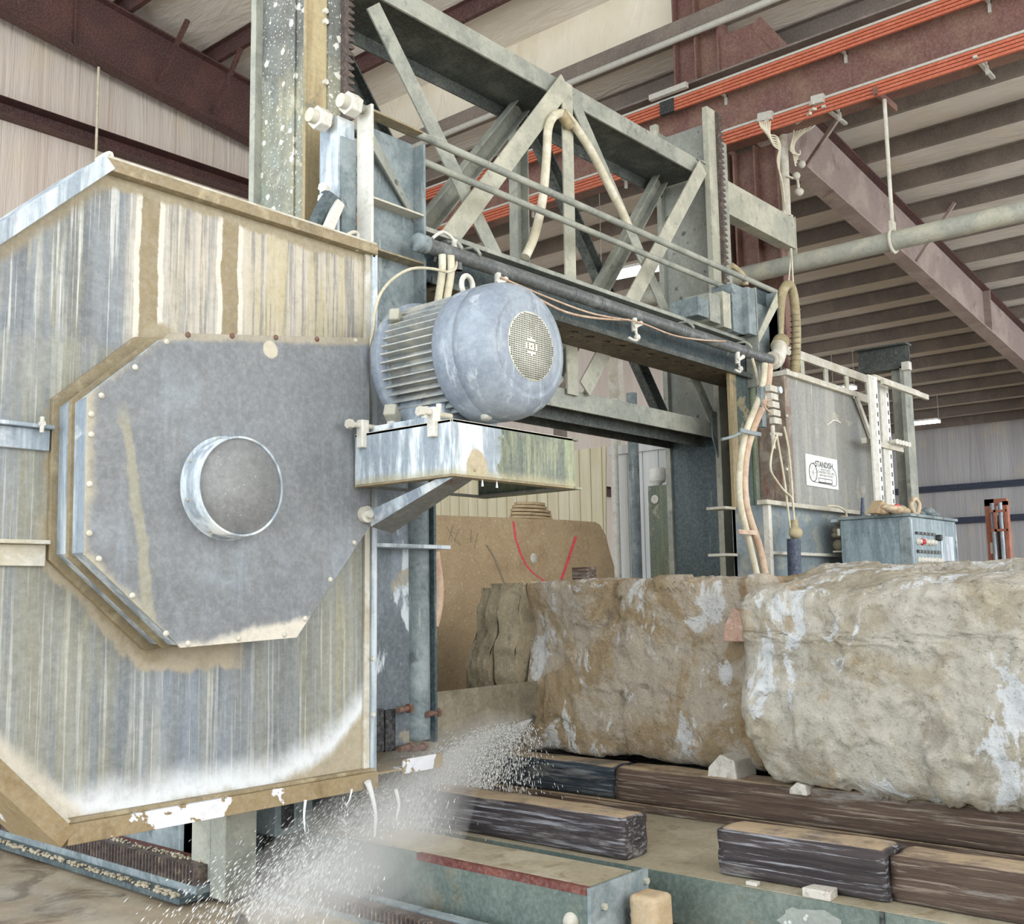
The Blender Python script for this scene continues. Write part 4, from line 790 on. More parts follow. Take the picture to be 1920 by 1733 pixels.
obj('elbow', MB().tube([e0+Vector((-.05, 0, 0)), e0+Vector((.08, 0, .01)), e0+Vector((.16, 0, .12)), e0+Vector((.22, .02, .2))], .075, 18).cyl(e0+Vector((-.02, 0, 0)), e0+Vector((.03, 0, 0)), .09, 20), M['cream'], wp)
wh_ = obj('delivery_hose', MB().tube([e0+Vector((.2, .02, .18)), e0+Vector((.33, .06, .26)), e0+Vector((.43, .15, .2)), e0+Vector((.45, .25, -.05)), e0+Vector((.42, .3, -.4))], .085, 18, 4), M['hosebrown'], wp)
def hose(pts, y, r, mat, label, cat='hose', n=14): 
    pp = [onY(u, v, y if not isinstance(y, (list, tuple)) else y[i]) for i, (u, v) in enumerate(pts)]
    o = obj('hose' if cat == 'hose' else 'cable', MB().tube(pp, r, n, 4), M[mat]); return tag(o, label, cat)
h1 = [(1434, 682), (1431, 715), (1420, 755), (1400, 805), (1390, 850), (1386, 900), (1388, 945), (1397, 985), (1408, 1030), (1420, 1082)]
h2 = [(1443, 684), (1440, 720), (1430, 760), (1412, 805), (1400, 850), (1396, 900), (1399, 945), (1410, 985), (1425, 1030), (1436, 1085)]
hose(h1, 4.6, .03, 'hosecream', 'paler of the twin hoses curving down beside the right end of the dark beam')
hose(h2, 4.58, .034, 'hose', 'pinker of the twin hoses curving down beside the right end of the dark beam')
p = onY(1408, 812, 4.55); q = onY(1400, 1018-8, 4.55)
m = MB().box(p.x-.22, p.x+.16, 4.53, 4.545, p.z-.018, p.z+.018).tube([(p.x-.15, 4.55, p.z), (p.x-.3, 4.56, p.z-.06), (p.x-.45, 4.6, p.z-.1)], .014, 8, 2); tag(obj('hose_clamp', m, M['tealdust']), 'upper clamp bar pinning the twin hoses', 'clamp')
q = onY(1395, 998, 4.55); tag(obj('hose_clamp', MB().box(q.x-.12, q.x+.2, 4.53, 4.545, q.z-.02, q.z+.02), M['hose']), 'lower clamp bar pinning the twin hoses', 'clamp')
hose([(829, 478), (829, 510), (822, 560), (815, 610)], 4.66, .025, 'hosecream', 'left of two short hoses dropping from the dark pipe behind the motor')
hose([(845, 480), (845, 515), (838, 560), (833, 605)], 4.64, .026, 'hosecream', 'right of two short hoses dropping from the dark pipe behind the motor')
hose([(856, 492), (853, 505), (838, 510), (810, 504), (772, 504), (738, 522), (714, 550), (703, 585), (700, 620), (690, 660)], [4.66, 4.6, 4.55, 4.5, 4.45, 4.45, 4.4, 4.4, 4.4, 4.35], .009, 'hosecream', 'thin tube arching from the dark pipe to the top of the round motor body')
hose([(940, 520), (1000, 555), (1060, 585), (1120, 597), (1180, 600)], 4.66, .009, 'hose', 'thin pinkish tube sagging beneath the dark pipe')
hose([(950, 525), (1020, 555), (1100, 585), (1150, 596), (1200, 605), (1260, 628), (1310, 637), (1360, 640)], 4.65, .007, 'hose', 'thinner tube running with the sagging pinkish one beneath the dark pipe')
hose([(816, 1035), (822, 1080), (824, 1115), (820, 1150), (814, 1175)], 4.95, .03, 'hose', 'pinkish hose bowing out beside the lower guide post')
bh = hose([(1460, 640), (1462, 585), (1466, 552), (1475, 535), (1484, 540), (1490, 570), (1493, 620), (1492, 670), (1489, 708)], 4.85, .05, 'hosebrown', 'khaki ribbed hose looped over and hung by a sling at the right end')
pp = [onY(u, v, 4.85) for u, v in ((1490, 570), (1493, 620), (1492, 670), (1489, 708))]
for i in range(14): c0 = pp[0].lerp(pp[3], i/13); obj('hose_rib', MB().lathe((c0.x+.02, 4.85, c0.z), (0, 0, 1), [(.048, -.006), (.057, 0), (.048, .006)], 14), M['tan'], bh)
hose([(1478, 535), (1482, 490), (1482, 466)], 4.85, .008, 'hosecream', 'left strand of the thin sling holding the khaki hose', 'cable', 6)
hose([(1488, 545), (1485, 490), (1484, 466)], 4.83, .008, 'hosecream', 'right strand of the thin sling holding the khaki hose', 'cable', 6)
hose([(1372, 498), (1385, 508), (1396, 522), (1398, 535)], 4.9, .03, 'hosebrown', 'short curved hose end behind the right end blocks')
# grease manifold and its small lines
p = onY(1452, 758, 4.5); t = thing('grease_manifold', 'pale block of small fittings on the post right of the twin hoses', 'manifold', (p.x, 4.5, p.z-.2))
obj('backplate', MB().box(p.x-.14, p.x-.06, 4.56, 4.6, p.z-.22, p.z+.16), M['tealdust'], t)
for i in range(5): obj('valve_body', MB().box(p.x-.06+.014*i, p.x+.08+.014*i, 4.5, 4.56, p.z+.12-.075*i, p.z+.18-.075*i), M['cream'], t, .006)
obj('fitting', MB().cyl((p.x, 4.53, p.z-.2), (p.x, 4.53, p.z-.42), .02, 10).cyl((p.x-.02, 4.53, p.z-.28), (p.x+.16, 4.53, p.z-.27), .02, 10), M['cream'], t)
p = onY(1459, 732, 4.56); obj('plug_bolt', MB().cyl((p.x, 4.56, p.z), (p.x, 4.53, p.z), .035, 14), M['galv'], t)
hose([(1456, 815), (1464, 860), (1472, 910), (1478, 960), (1484, 1010)], 4.5, .011, 'hosecream', 'straight thin tube dropping from the pale block of fittings', n=8)
hose([(1455, 820), (1447, 850), (1445, 880), (1455, 900), (1470, 920), (1485, 935), (1488, 960), (1490, 990)], 4.48, .01, 'hosecream', 'thin tube looping left before it drops to the black grease gun', n=8)
hose([(1470, 800), (1478, 840), (1484, 900), (1488, 960), (1492, 985)], 4.49, .011, 'hosecream', 'outermost thin tube dropping along the rusty edge of the right guard', n=8)
hose([(1410, 672), (1418, 700), (1422, 722)], 4.7, .016, 'hosecream', 'short pale hose tail behind the tops of the twin hoses', n=8)
for i in range(3): hose([(1431, 752+3*i), (1437, 751+8*i), (1446, 750+13*i)], 4.47, .009, 'hose', '%s of three short pink tubes plugged into the pale fittings' % ('top', 'middle', 'bottom')[i], n=8)
# ================================================================= SAW BAND
zb1 = onY(812, 1300, 4.85).z
bl = MB().box(4.11, 9.3, 4.848, 4.856, .62, 1.0); obj('saw_blade', bl, M['blade'], cg, label='wide wet steel saw band running into the block')
# ================================================================= RIGHT WHEEL GUARD
rg = thing('wheel_guard', 'grey wheel guard on the right carrying the white sign plate', 'wheel guard', (10.4, 4.8, 1.6))
V = [onY(u, v, YH) for u, v in ((1480, 705), (1600, 745), (1643, 862), (1645, 962))]
zt_ = (V[0].z+V[1].z)/2; zlo = onY(1500, 948, YH).z
RO = [(V[0].x, zt_), (V[1].x, zt_), (V[2].x, V[2].z), (V[2].x+.02, zlo), (V[0].x-.0, zlo)]
M['guardR'] = stain('dusty_grey_guard_sheet', '#8b8b85', [('s', '#a5a398', 6, .45, .62, .8, .08), ('s', '#7b8187', 4, .54, .68, .6, .1), ('s', '#d9cfae', 9, .62, .68, .8, .06), ('n', '#c6bda4', 3, .6, .7, .6)], rough=.55)
M['guardRlow'] = stain('wet_grey_lower_sheet', '#7e8c93', [('n', '#a9a898', 4, .5, .64, .7), ('n', '#56646c', 5, .56, .7, .6), ('n', '#4a4438', 14, .66, .7, .7)], rough=.45)
obj('guard_shell', MB().prism([(x, YH, z) for x, z in RO], (0, .36, 0)), M['guardR'], rg)
obj('top_rim', MB().box(V[0].x-.15, V[1].x+.02, YH-.05, YH+.4, zt_-.01, zt_+.04), M['cream'], rg, .003)
a, b = Vector((V[1].x, YH-.03, zt_)), Vector((V[2].x, YH-.03, V[2].z)); obj('chamfer_rim', MB().bar(a, b, .06, .03, (0, -1, 0)), M['cream'], rg)
obj('rust_edge', MB().box(V[0].x-.14, V[0].x-.02, YH-.01, YH+.3, zlo, zt_), stain('rust_streaked_edge', '#7b6a5c', [('n', '#a39a8a', 5, .45, .62, .8), ('s', '#84493a', 9, .55, .64, .8, .15)]), rg, .003)
for v in (780, 880): p = onY(1474, v, YH-.012); obj('edge_bolt', MB().hexa(p, (0, -1, 0), .016, .015), M['white'], rg)
obj('bottom_ledge', MB().box(8.9, 11.3, YH-.05, YH+.05, zlo-.03, zlo+.01), M['cream'], rg)
xl, xr = 8.98, onY(1620, 1000, YH).x
obj('lower_panel', MB().box(xl, xr, YH+.04, YH+.36, .4, zlo-.03), M['guardRlow'], rg)
zq = onY(1500, 1038, YH).z
obj('lower_frame', MB().box(xl, xl+.06, YH-.02, YH+.04, .4, zlo-.03).box(xl+.06, xr, YH-.02, YH+.04, zq-.02, zq+.01), M['white'], rg, .003)
p = onY(1541, 742, YH-.03)
wire = [onY(u, v, YH-.03) for u, v in ((1594, 742), (1595, 732), (1600, 737), (1601, 747))]; obj('lifting_handle', MB().tube(wire, .01, 6, 2), M['white'], rg)
wm = [onY(u, v, YH-.004) for u, v in ((1549, 797), (1556, 793), (1561, 789), (1568, 789), (1575, 793))]; obj('chalk_smear', MB().tube(wm, .012, 6, 3), M['white'], rg)
# lettered sign plate
c0 = onY(1510, 851, YH-.01); c1 = onY(1569, 862, YH-.01); c2 = onY(1572, 919, YH-.01)
sx0, sx1, sz1, sz0 = c0.x, c1.x, (c0.z+c1.z)/2, c2.z; sw, sh = sx1-sx0, sz1-sz0
sg = obj('sign_plate', MB().box(sx0, sx1, YH-.012, YH-.002, sz0, sz1), M['sign'], rg)
def lettering(s, cx, cz, h, mat='greyink', width=None, bold=0):
    mb0, w = text_mb(s, (0, 0, 0), (1, 0, 0), (0, 0, 1), h, 0, bold); k = (width/w) if width else 1
    xs_ = [v.x for v in mb0.v]; zs_ = [v.z for v in mb0.v]; mx, mz = (min(xs_)+max(xs_))/2, (min(zs_)+max(zs_))/2
    for v in mb0.v: v.x = cx+(v.x-mx)*k; v.z = cz+(v.z-mz); v.y = YH-.0135
    return obj('lettering', mb0, M[mat], sg, label='"%s" lettering' % s)
U = lambda a: sx0+a*sw
Zf = lambda b: sz1-b*sh
lettering('STANDISH', U(.56), Zf(.26), .085, 'ink', sw*.56, .0012)
lettering('MANUFACTURED BY', U(.6), Zf(.42), .026, 'greyink', sw*.32); lettering('STANDISH STEEL, INC.', U(.62), Zf(.51), .036, 'greyink', sw*.56)
lettering('BEDFORD, IN 47421', U(.62), Zf(.61), .032, 'greyink', sw*.42)
def ring(cx, cz, rx, rz, mat='ink', r=.004, a0=0, a1=2*PI, n=28):
    return MB().tube([(cx+rx*math.cos(a0+(a1-a0)*i/n), YH-.013, cz+rz*math.sin(a0+(a1-a0)*i/n)) for i in range(n+1)], r, 6, 1)
obj('wheel_emblem', ring(U(.2), Zf(.56), sw*.12, sh*.29), M['ink'], sg)
sp = MB()
for k in range(4): a = k*PI/4; sp.bar((U(.2)-sw*.11*math.cos(a), YH-.0125, Zf(.56)-sh*.27*math.sin(a)), (U(.2)+sw*.11*math.cos(a), YH-.0125, Zf(.56)+sh*.27*math.sin(a)), .003, .001, (0, 1, 0))
obj('wheel_spokes', sp, M['greyink'], sg)
obj('band_outline', MB().tube([(U(a), YH-.013, Zf(b)) for a, b in ((.2, .27), (.28, .24), (.32, .25))], .003, 6, 1).tube([(U(a), YH-.013, Zf(b)) for a, b in ((.84, .33), (.9, .4), (.94, .55), (.94, .8), (.9, .88), (.84, .9), (.7, .88), (.2, .86))], .003, 6, 2), M['ink'], sg)
obj('caption_box', MB().box(U(.36), U(.8), YH-.0135, YH-.012, Zf(.72), Zf(.7)).box(U(.36), U(.8), YH-.0135, YH-.012, Zf(.86), Zf(.82)).box(U(.36), U(.37), YH-.0135, YH-.012, Zf(.82), Zf(.72)).box(U(.79), U(.8), YH-.0135, YH-.012, Zf(.82), Zf(.72)).box(U(.57), U(.575), YH-.0135, YH-.012, Zf(.82), Zf(.72)), M['ink'], sg)
# encrusted blade guide motor on the right guard
p = onY(1582, 1000, 4.5); t = thing('guide_actuator', 'mud caked actuator with a white bar on the lower right guard', 'actuator', (p.x, 4.5, p.z-.2))
m = MB()
for i in range(9): m.ball((p.x+random.uniform(-.12, .16), 4.52, p.z+random.uniform(-.16, .16)), (random.uniform(.05, .1), .07, random.uniform(.03, .07)), 9, 6)
obj('crusted_body', m, M['mud'], t); obj('blue_coupling', MB().cyl((p.x+.06, 4.44, p.z-.12), (p.x+.06, 4.44, p.z+.1), .05, 14), M['blue'], t)
obj('white_bar', MB().box(p.x-.32, p.x+.0, 4.4, 4.43, p.z-.04, p.z+.03), M['white'], t, .004); obj('lower_plate', MB().box(p.x-.24, p.x+.15, 4.42, 4.52, p.z-.2, p.z-.185), M['cream'], t); obj('upper_plate', MB().box(p.x-.26, p.x-.1, 4.44, 4.52, p.z+.1, p.z+.13), M['galv'], t)
obj('supply_tube', MB().tube([onY(u, v, 4.42) for u, v in ((1552, 949), (1570, 950), (1584, 958), (1587, 970), (1580, 985))], .012, 8), M['hosecream'], t)
p = onY(1492, 1040, 4.4); t = thing('grease_gun', 'black and khaki grease gun standing against the right guard', 'tool', (p.x, 4.4, p.z-.3))
obj('barrel', MB().cyl((p.x-.05, 4.4, p.z-.4), (p.x-.03, 4.4, p.z+.14), .062, 18), M['blue'], t); obj('head', MB().cyl((p.x+.06, 4.42, 0), (p.x+.04, 4.42, p.z+.2), .04, 14).ball((p.x+.02, 4.4, p.z+.2), (.08, .06, .06)).cyl((p.x+.01, 4.4, p.z+.2), (p.x+.01, 4.4, p.z+.32), .035, 12), M['hosebrown'], t)
p = onY(1617, 1000, 4.35); q = onY(1617, 934, 4.35); tag(obj('slim_post', MB().tube([(p.x, 4.35, 0), (p.x, 4.35, p.z), (q.x, 4.35, q.z)], [.035, .032, .012], 12, 1), M['blue']), 'slim dark blue tapered rod standing left of the control cabinet', 'rod')
# slotted posts, ladder rail and arms
YL = 5.15; a = onY(1495, 652, YL); b = onY(1640, 712, YL); zA = (a.z+b.z)/2; zB = (onY(1500, 694, YL).z+onY(1640, 750, YL).z)/2
t = thing('cable_ladder', 'pale ladder like rail behind the top of the right guard', 'cable tray', ((a.x+b.x)/2, YL, zB))
obj('side_rail', MB().box(a.x-.3, b.x, YL, YL+.04, zA-.1, zA), M['cream'], t); obj('side_rail', MB().box(a.x-.3, b.x, YL, YL+.04, zB-.1, zB), M['cream'], t)
for u in (1508, 1552, 1590, 1628): x = onY(u, 690, YL).x; obj('rung', MB().box(x-.07, x+.03, YL+.01, YL+.03, zB, zA-.1), M['trusspale'], t)
for k, (u0, u1, v0, lab) in enumerate(((1628, 1638, 702, 'left'), (1649, 1659, 716, 'right'))):
    y = 4.35+.1*k; a = onY(u0, v0, y); b = onY(u1, v0, y)
    t = thing('slotted_post', '%s of the two white slotted posts beside the right guard' % lab, 'post', (a.x, y, 2.4))
    obj('post_face', MB().box(a.x, b.x, y, y+.02, 0.3, a.z), M['white'], t); obj('post_side', MB().box(b.x, b.x+.09, y, y+.015, .3, a.z), M['sign'], t)
    z = 2.45
    while z < a.z-.15: obj('slot', MB().box(b.x+.035, b.x+.06, y-.003, y, z, z+.05), M['ink'], t); z += .1
a = onY(1640, 702, 4.4); b = onY(1725, 738, 4.4)
t = thing('bracket_arm', 'pair of pale strut arms reaching right from the slotted posts', 'bracket', (a.x, 4.4, a.z-.2))
obj('strut', MB().box(a.x, b.x, 4.4, 4.44, a.z-.05, a.z), M['cream'], t); obj('strut', MB().box(a.x, b.x, 4.3, 4.34, a.z-.12, a.z-.06), M['cream'], t)
a = onY(1625, 820, 4.4); b = onY(1697, 828, 4.4)
t = thing('hook_rail', 'short horizontal rack of small white knobs across the slotted posts', 'rack', (a.x, 4.4, a.z-.1))
obj('rail_bar', MB().box(a.x, b.x, 4.42, 4.46, a.z-.06, a.z+.0), M['cream'], t)
for i in range(5): x = b.x-.09*i; obj('knob', MB().cyl((x, 4.42, a.z+.02), (x-.03, 4.34, a.z+.02), .03, 10), M['white'], t)
# control cabinet
XC, YC0, ZC = onY(1705, 968, 3.7).x, 3.7, onY(1705, 968, 3.7).z; XC1 = onY(1791, 975, 3.7).x; YC1 = onX(1620, 970, XC).y
cc = thing('control_cabinet', 'blue grey control cabinet with rows of push buttons behind the pale block', 'cabinet', ((XC+XC1)/2, 3.9, 0))
obj('body', MB().box(XC, XC1, YC0, YC1+.25, 0, ZC), M['cabinet'], cc, .01); obj('cabinet_top', MB().box(XC-.02, XC1+.02, YC0-.02, YC1+.27, ZC, ZC+.03), M['tealdust'], cc, .004)
obj('corner_strip', MB().box(XC-.006, XC, YC0+.0, YC0+.1, 0, ZC-.02), M['tealdust'], cc); obj('door_edge', MB().box(XC+.01, XC+.03, YC0-.012, YC0, .2, ZC-.03).box(XC1-.04, XC1-.02, YC0-.012, YC0, .2, ZC-.03), M['galv'], cc)
for v0, v1, n_, row in ((1002, 1010, 5, 0), (1036, 1046, 7, 1)):
    a = onY(1716 if row == 0 else 1719, v0-5, YC0); b = onY(1752 if row == 0 else 1762, v0+3, YC0)
    lp = obj('label_strip', MB().box(a.x, b.x, YC0-.014, YC0-.004, b.z, a.z), M['ink'], cc)
    for i in range(n_):
        x = a.x+(b.x-a.x)*(i+.5)/n_; z = b.z-.07
        col_ = 'redknob' if (row == 0 and i == 1) else 'white'
        obj('push_button', MB().lathe((x, YC0, z), (0, -1, 0), [(.034, 0), (.034, .012), (.022, .014), (.022, .04), (0, .042)], 14), M[col_], cc, label='red push button' if col_ == 'redknob' else None)
        obj('tag_mark', MB().box(x-.018, x+.018, YC0-.016, YC0-.014, (a.z+b.z)/2-.012, (a.z+b.z)/2+.012), M['greyink'], lp)
p = onY(1756, 1009, YC0); obj('selector_knob', MB().cyl((p.x, YC0, p.z), (p.x, YC0-.05, p.z), .032, 14), M['ink'], cc, label='black selector knob')
a = onY(1762, 1005, YC0); b = onY(1788, 1050, YC0); obj('access_panel', MB().box(a.x, b.x, YC0-.01, YC0, .9, a.z).box(a.x+.05, b.x-.05, YC0-.016, YC0-.01, 1.0, a.z-.08), M['galv'], cc, .004)
# gloves and rags on the cabinet
for i, (u, c, sx, lab, cat) in enumerate(((1668, 'cloth', .22, 'crumpled tan work glove with a red patch, at the left on the cabinet top', 'glove'), (1690, 'wood', .16, 'pale folded rag in the middle of the cabinet top', 'rag'), (1735, 'tealdust', .2, 'grey crumpled rag at the right on the cabinet top', 'rag'))):
    x = onY(u, 962, 3.85).x; m = MB()
    random.seed(20+i)
    for k in range(6): m.ball((x+random.uniform(-sx/2, sx/2), 3.85+random.uniform(-.06, .06), ZC+.03+.035+random.uniform(-.005, .03)), (random.uniform(.06, .11), .07, random.uniform(.03, .045)), 10, 6)
    o = obj('work_glove' if cat == 'glove' else 'rag', m, M[c]); tag(o, lab, cat)
    if i == 0: obj('red_patch', MB().ball((x+.04, 3.79, ZC+.09), (.07, .03, .03), 10, 6), M['red'], o)
x = onY(1717, 955, 3.8).x; tag(obj('work_glove', MB().tube([(x-.1, 3.8, ZC+.16), (x, 3.8, ZC+.2), (x+.1, 3.8, ZC+.15), (x+.06, 3.8, ZC+.07), (x-.02, 3.8, ZC+.04), (x-.1, 3.8, ZC+.1), (x-.1, 3.8, ZC+.16)], .022, 8), M['cloth']), 'tan leather glove with an open cuff, at the centre on the cabinet top', 'glove')
x = onY(1645, 962, 3.95).x; tag(obj('wooden_wedge', MB().prism([(x-.15, 3.9, ZC+.03), (x+.14, 3.9, ZC+.03), (x+.12, 3.9, ZC+.14), (x+.02, 3.9, ZC+.16)], (0, .1, 0)), M['wood']), 'pale wooden wedge at the left end of the cabinet top', 'wedge')
# lift truck mast far behind
XF = 20; t = thing('forklift_mast', 'orange brown forklift mast standing far off by the right wall', 'forklift mast', (XF, 5.8, 0))
a = onX(1845, 937, XF); b = onX(1887, 940, XF); z = a.z
obj('mast_rail', MB().box(XF, XF+.15, a.y-.16, a.y, 0, z), M['lift'], t); obj('mast_rail', MB().box(XF, XF+.15, b.y, b.y+.07, 0, z-.05), M['lift'], t)
obj('cross_tie', MB().box(XF, XF+.1, b.y, a.y, z-.12, z), M['lift'], t)
for u in (1860, 1875): p = onX(u, 950, XF-.1); obj('lift_cylinder', MB().cyl((XF-.1, p.y, .3), (XF-.1, p.y, z-.08), .035, 10), M['galv'], t)
p = onX(1868, 965, XF-.15); obj('carriage_frame', MB().box(XF-.2, XF-.15, b.y-.04, a.y-.14, p.z-.3, p.z-.26).box(XF-.2, XF-.15, b.y-.04, a.y-.14, p.z+.04, p.z+.08).box(XF-.2, XF-.15, b.y-.06, b.y-.02, p.z-.3, p.z+.08).box(XF-.2, XF-.15, a.y-.24, a.y-.2, p.z-.3, p.z+.08), M['lift'], t)
obj('chain_guard', MB().box(XF+.02, XF+.06, b.y+.05, b.y+.2, 0, z-.4), M['ink'], t); obj('decal', MB().box(XF-.005, XF, a.y-.12, a.y-.05, 2.2, 2.4), M['sign'], t)
# ================================================================= STONE
def fract(p, s, o=4):
    v = 0; a = 1
    for _ in range(o): v += a*noise.noise(p*s); s *= 2.1; a *= .5
    return v
def rock(x0, x1, y0, y1, z0, z1, seed, r=.12, amp=.05, n=46, flat=(), shape=None):
    """rough quarried block; sides listed in flat were sawn and stay flat"""
    m = MB(); c = Vector(((x0+x1)/2, (y0+y1)/2, (z0+z1)/2)); h = Vector(((x1-x0)/2, (y1-y0)/2, (z1-z0)/2)); off = Vector((seed*3.1, seed*7.7, seed*1.3))
    nn = [max(6, int(n*k/max(h))) for k in h]
    for ax in range(3):
        u, v = (ax+1) % 3, (ax+2) % 3
        for sg_ in (-1, 1):
            vs, fs = [], []
            for i in range(nn[u]+1):
                for j in range(nn[v]+1):
                    q = Vector((0, 0, 0)); q[ax] = sg_*h[ax]; q[u] = (2*i/nn[u]-1)*h[u]; q[v] = (2*j/nn[v]-1)*h[v]
                    rr = Vector([0 if ('%s%s' % ('-+'[q[k] > 0], 'xyz'[k])) in flat else r for k in range(3)])
                    inner = Vector([max(-(h[k]-rr[k]), min(h[k]-rr[k], q[k])) for k in range(3)]); d = q-inner
                    nrm = Vector((0, 0, 0)); nrm[ax] = sg_
                    if d.length > 1e-6:
                        rad = max(rr[k] for k in range(3) if abs(d[k]) > 1e-6); nrm = d.normalized(); q = inner+nrm*min(rad, d.length) if sum(abs(d[k]) > 1e-6 for k in range(3)) > 1 else q
                    w = c+q; f = fract(w+off, 1.5, 2)*.45+(.5-abs(fract(w+off*2, 4.5, 5)))*.42+fract(w+off, 17, 2)*.09
                    ce = noise.cell((w+off+Vector((f, f, f))*.2)*4.3)-.5
                    dsp = amp*(f+.22*ce)
                    k = '%s%s' % ('-+'[sg_ > 0], 'xyz'[ax])
                    if k in flat: dv = Vector((0, 0, 0))
                    else: dv = nrm*dsp
                    for t_ in flat:
                        a_ = 'xyz'.index(t_[1]); lim = h[a_]*(1 if t_[0] == '+' else -1)
                        if abs(q[a_]-lim) < 1e-4: dv[a_] = 0
                    p = w+dv
                    if shape: p = shape(p)
                    vs.append(p)
            for i in range(nn[u]):
                for j in range(nn[v]):
                    a = i*(nn[v]+1)+j; fs.append((a, a+1, a+nn[v]+2, a+nn[v]+1) if sg_ > 0 else (a, a+nn[v]+1, a+nn[v]+2, a+1))
            m.add(vs, fs, True)
    return m
def sh1(p):
    p = p.copy()
    t = max(0, (.80-p.z)/.35)                      # undercut foot toward the right end
    if p.y < 3.6: p.y += t*(3.6-p.y)*.25
    if p.z < .8: p.x += .10*max(0, (.8-p.z)/.3)**2 * (1 if p.y < 4.2 else .3)
    # scalloped hollow at the upper left
    d = math.hypot(p.y-4.9, (p.z-1.35)*.9); p.x += .10*math.exp(-(d/.35)**2) if p.x < 6.3 else 0
    return p
tag(obj('stone_block', rock(5.85, 7.2, 3.02, 4.94, .515, 1.70, 3, .06, .05, 140, ('+y',), sh1), M['stone1']), 'rough tan block of limestone being sawn, at the end of the blade', 'stone block')
def sh2(p):
    p = p.copy(); t = (p.x-5.5)/1.6
    if p.z > 1.3: p.z -= (1-min(1, max(0, t)))**1.6*.17*min(1, (p.z-1.3)/.25)
    d = math.hypot((p.y-3.1)/.45, (p.z-1.22)/.16); 
    if p.x < 6.2: p.x += .08*math.exp(-d*d)
    if p.z < .9 and p.y > 2.7: p.y -= (.9-p.z)*.25*(p.y-2.7)/.4
    if p.z < .75 and p.x < 5.9: p.x += .06*(.75-p.z)/.2
    return p
tag(obj('stone_block', rock(5.52, 7.3, .7, 3.06, .52, 1.77, 11, .10, .07, 145, (), sh2), M['stone2']), 'big pale rough limestone block nearest the right edge', 'stone block')
def wav(y0, y1, x0, x1, z0, z1, seed, amp=.05):
    """upright sawn slice whose front edge is wavy broken rock"""
    m = MB(); n = 40; A, B_ = [], []
    for i in range(n+1):
        z = z0+(z1-z0)*i/n; t = i/n
        dx = .10*math.sin(t*5.2+seed)+fract(Vector((seed, 0, z*3)), 1, 3)*amp
        dy = (.05*math.sin(t*5.5+.6)+.02*noise.noise(Vector((seed*2, 1, z*5))))
        A.append((x0+dx, y0+dy, z)); B_.append((x0+dx+.02*noise.noise(Vector((z*6, seed, 2))), y1+dy, z))
    k = 6
    for j in range(k):
        ra = [Vector(a).lerp(Vector(b), j/k)+Vector((.02*noise.noise(Vector((i*.4, j*1.1, seed))), 0, 0)) for i, (a, b) in enumerate(zip(A, B_))]
        rb = [Vector(a).lerp(Vector(b), (j+1)/k)+Vector((.02*noise.noise(Vector((i*.4, (j+1)*1.1, seed))), 0, 0)) for i, (a, b) in enumerate(zip(A, B_))]
        m.add(ra+rb, [(i, n+1+i, n+2+i, i+1) for i in range(n)], True)
    back0 = [(x1, a[1], a[2]) for a in A]; back1 = [(x1, b[1], b[2]) for b in B_]
    fa = [A[i] for i in range(n+1)]
    m.add(fa+back0, [(i, i+1, n+2+i, n+1+i) for i in range(n)]); m.add(B_+back1, [(i, n+1+i, n+2+i, i+1) for i in range(n)])
    m.add(back0+back1, [(i, i+1, n+2+i, n+1+i) for i in range(n)])
    m.add([A[n], back0[n], back1[n], B_[n]], [(0, 1, 2, 3)]); m.add([A[0], B_[0], back1[0], back0[0]], [(0, 1, 2, 3)]); return m
tag(obj('stone_slab', wav(4.965, 5.17, 5.86, 7.2, .52, 1.69, 1.3), M['slice']), 'sawn slab still standing against the block, nearest the kerf', 'stone slab')
tag(obj('stone_slab', wav(5.195, 5.31, 5.85, 7.2, .52, 1.69, 1.5), M['slice']), 'sawn slab in the middle, behind the one nearest the kerf', 'stone slab')
tag(obj('stone_slab', wav(5.315, 5.42, 5.86, 7.2, .52, 1.66, 1.6), M['slice']), 'outermost sawn slab with the dark wavy edge before the big tan slab', 'stone slab')
# big smooth slab standing beyond
YS = 6.6; out = [onY(u, v, YS) for u, v in ((1060, 975), (1118, 979), (1126, 984), (1137, 1005), (1143, 1030), (1152, 1060), (1155, 1100))]
x1_ = out[-1].x; zt_ = onY(815, 967, YS).z
big = thing('stone_slab', 'big smooth tan slab marked with two red stripes, standing beyond the sawn block', 'stone slab', (7.6, YS+.15, .4))
obj('slab_body', MB().prism([(5.3, YS, .5), (5.3, YS, zt_-.02)]+[(p.x, YS, p.z) for p in out]+[(x1_, YS, .5)], (0, .3, 0)), M['slab'], big, .012)
def stripe(pts, w, mat, name, lab=None):
    pp = [onY(u, v, YS-.003) for u, v in pts]; m = MB()
    for i in range(len(pp)-1):
        a, b = pp[i], pp[i+1]; m.prism([a+Vector((-w/2, 0, 0)), a+Vector((w/2, 0, 0)), b+Vector((w/2, 0, 0)), b+Vector((-w/2, 0, 0))], (0, .002, 0))
    return obj(name, m, mat, big, label=lab)
stripe([(963, 978), (967, 1010), (975, 1035), (987, 1060), (1000, 1075), (1024, 1092)], .032, M['red'], 'spray_stripe', 'long curved red spray stripe')
stripe([(1080, 1006), (1072, 1030), (1064, 1055), (1052, 1090)], .045, M['red'], 'spray_stripe', 'short straight red spray stripe')
mk = stain('grey_saw_mark', '#7c705a', [], rough=.8, bump=0)
stripe([(912, 1022), (925, 1042), (935, 1065), (946, 1095)], .03, mk, 'saw_mark', 'grey arced saw mark')
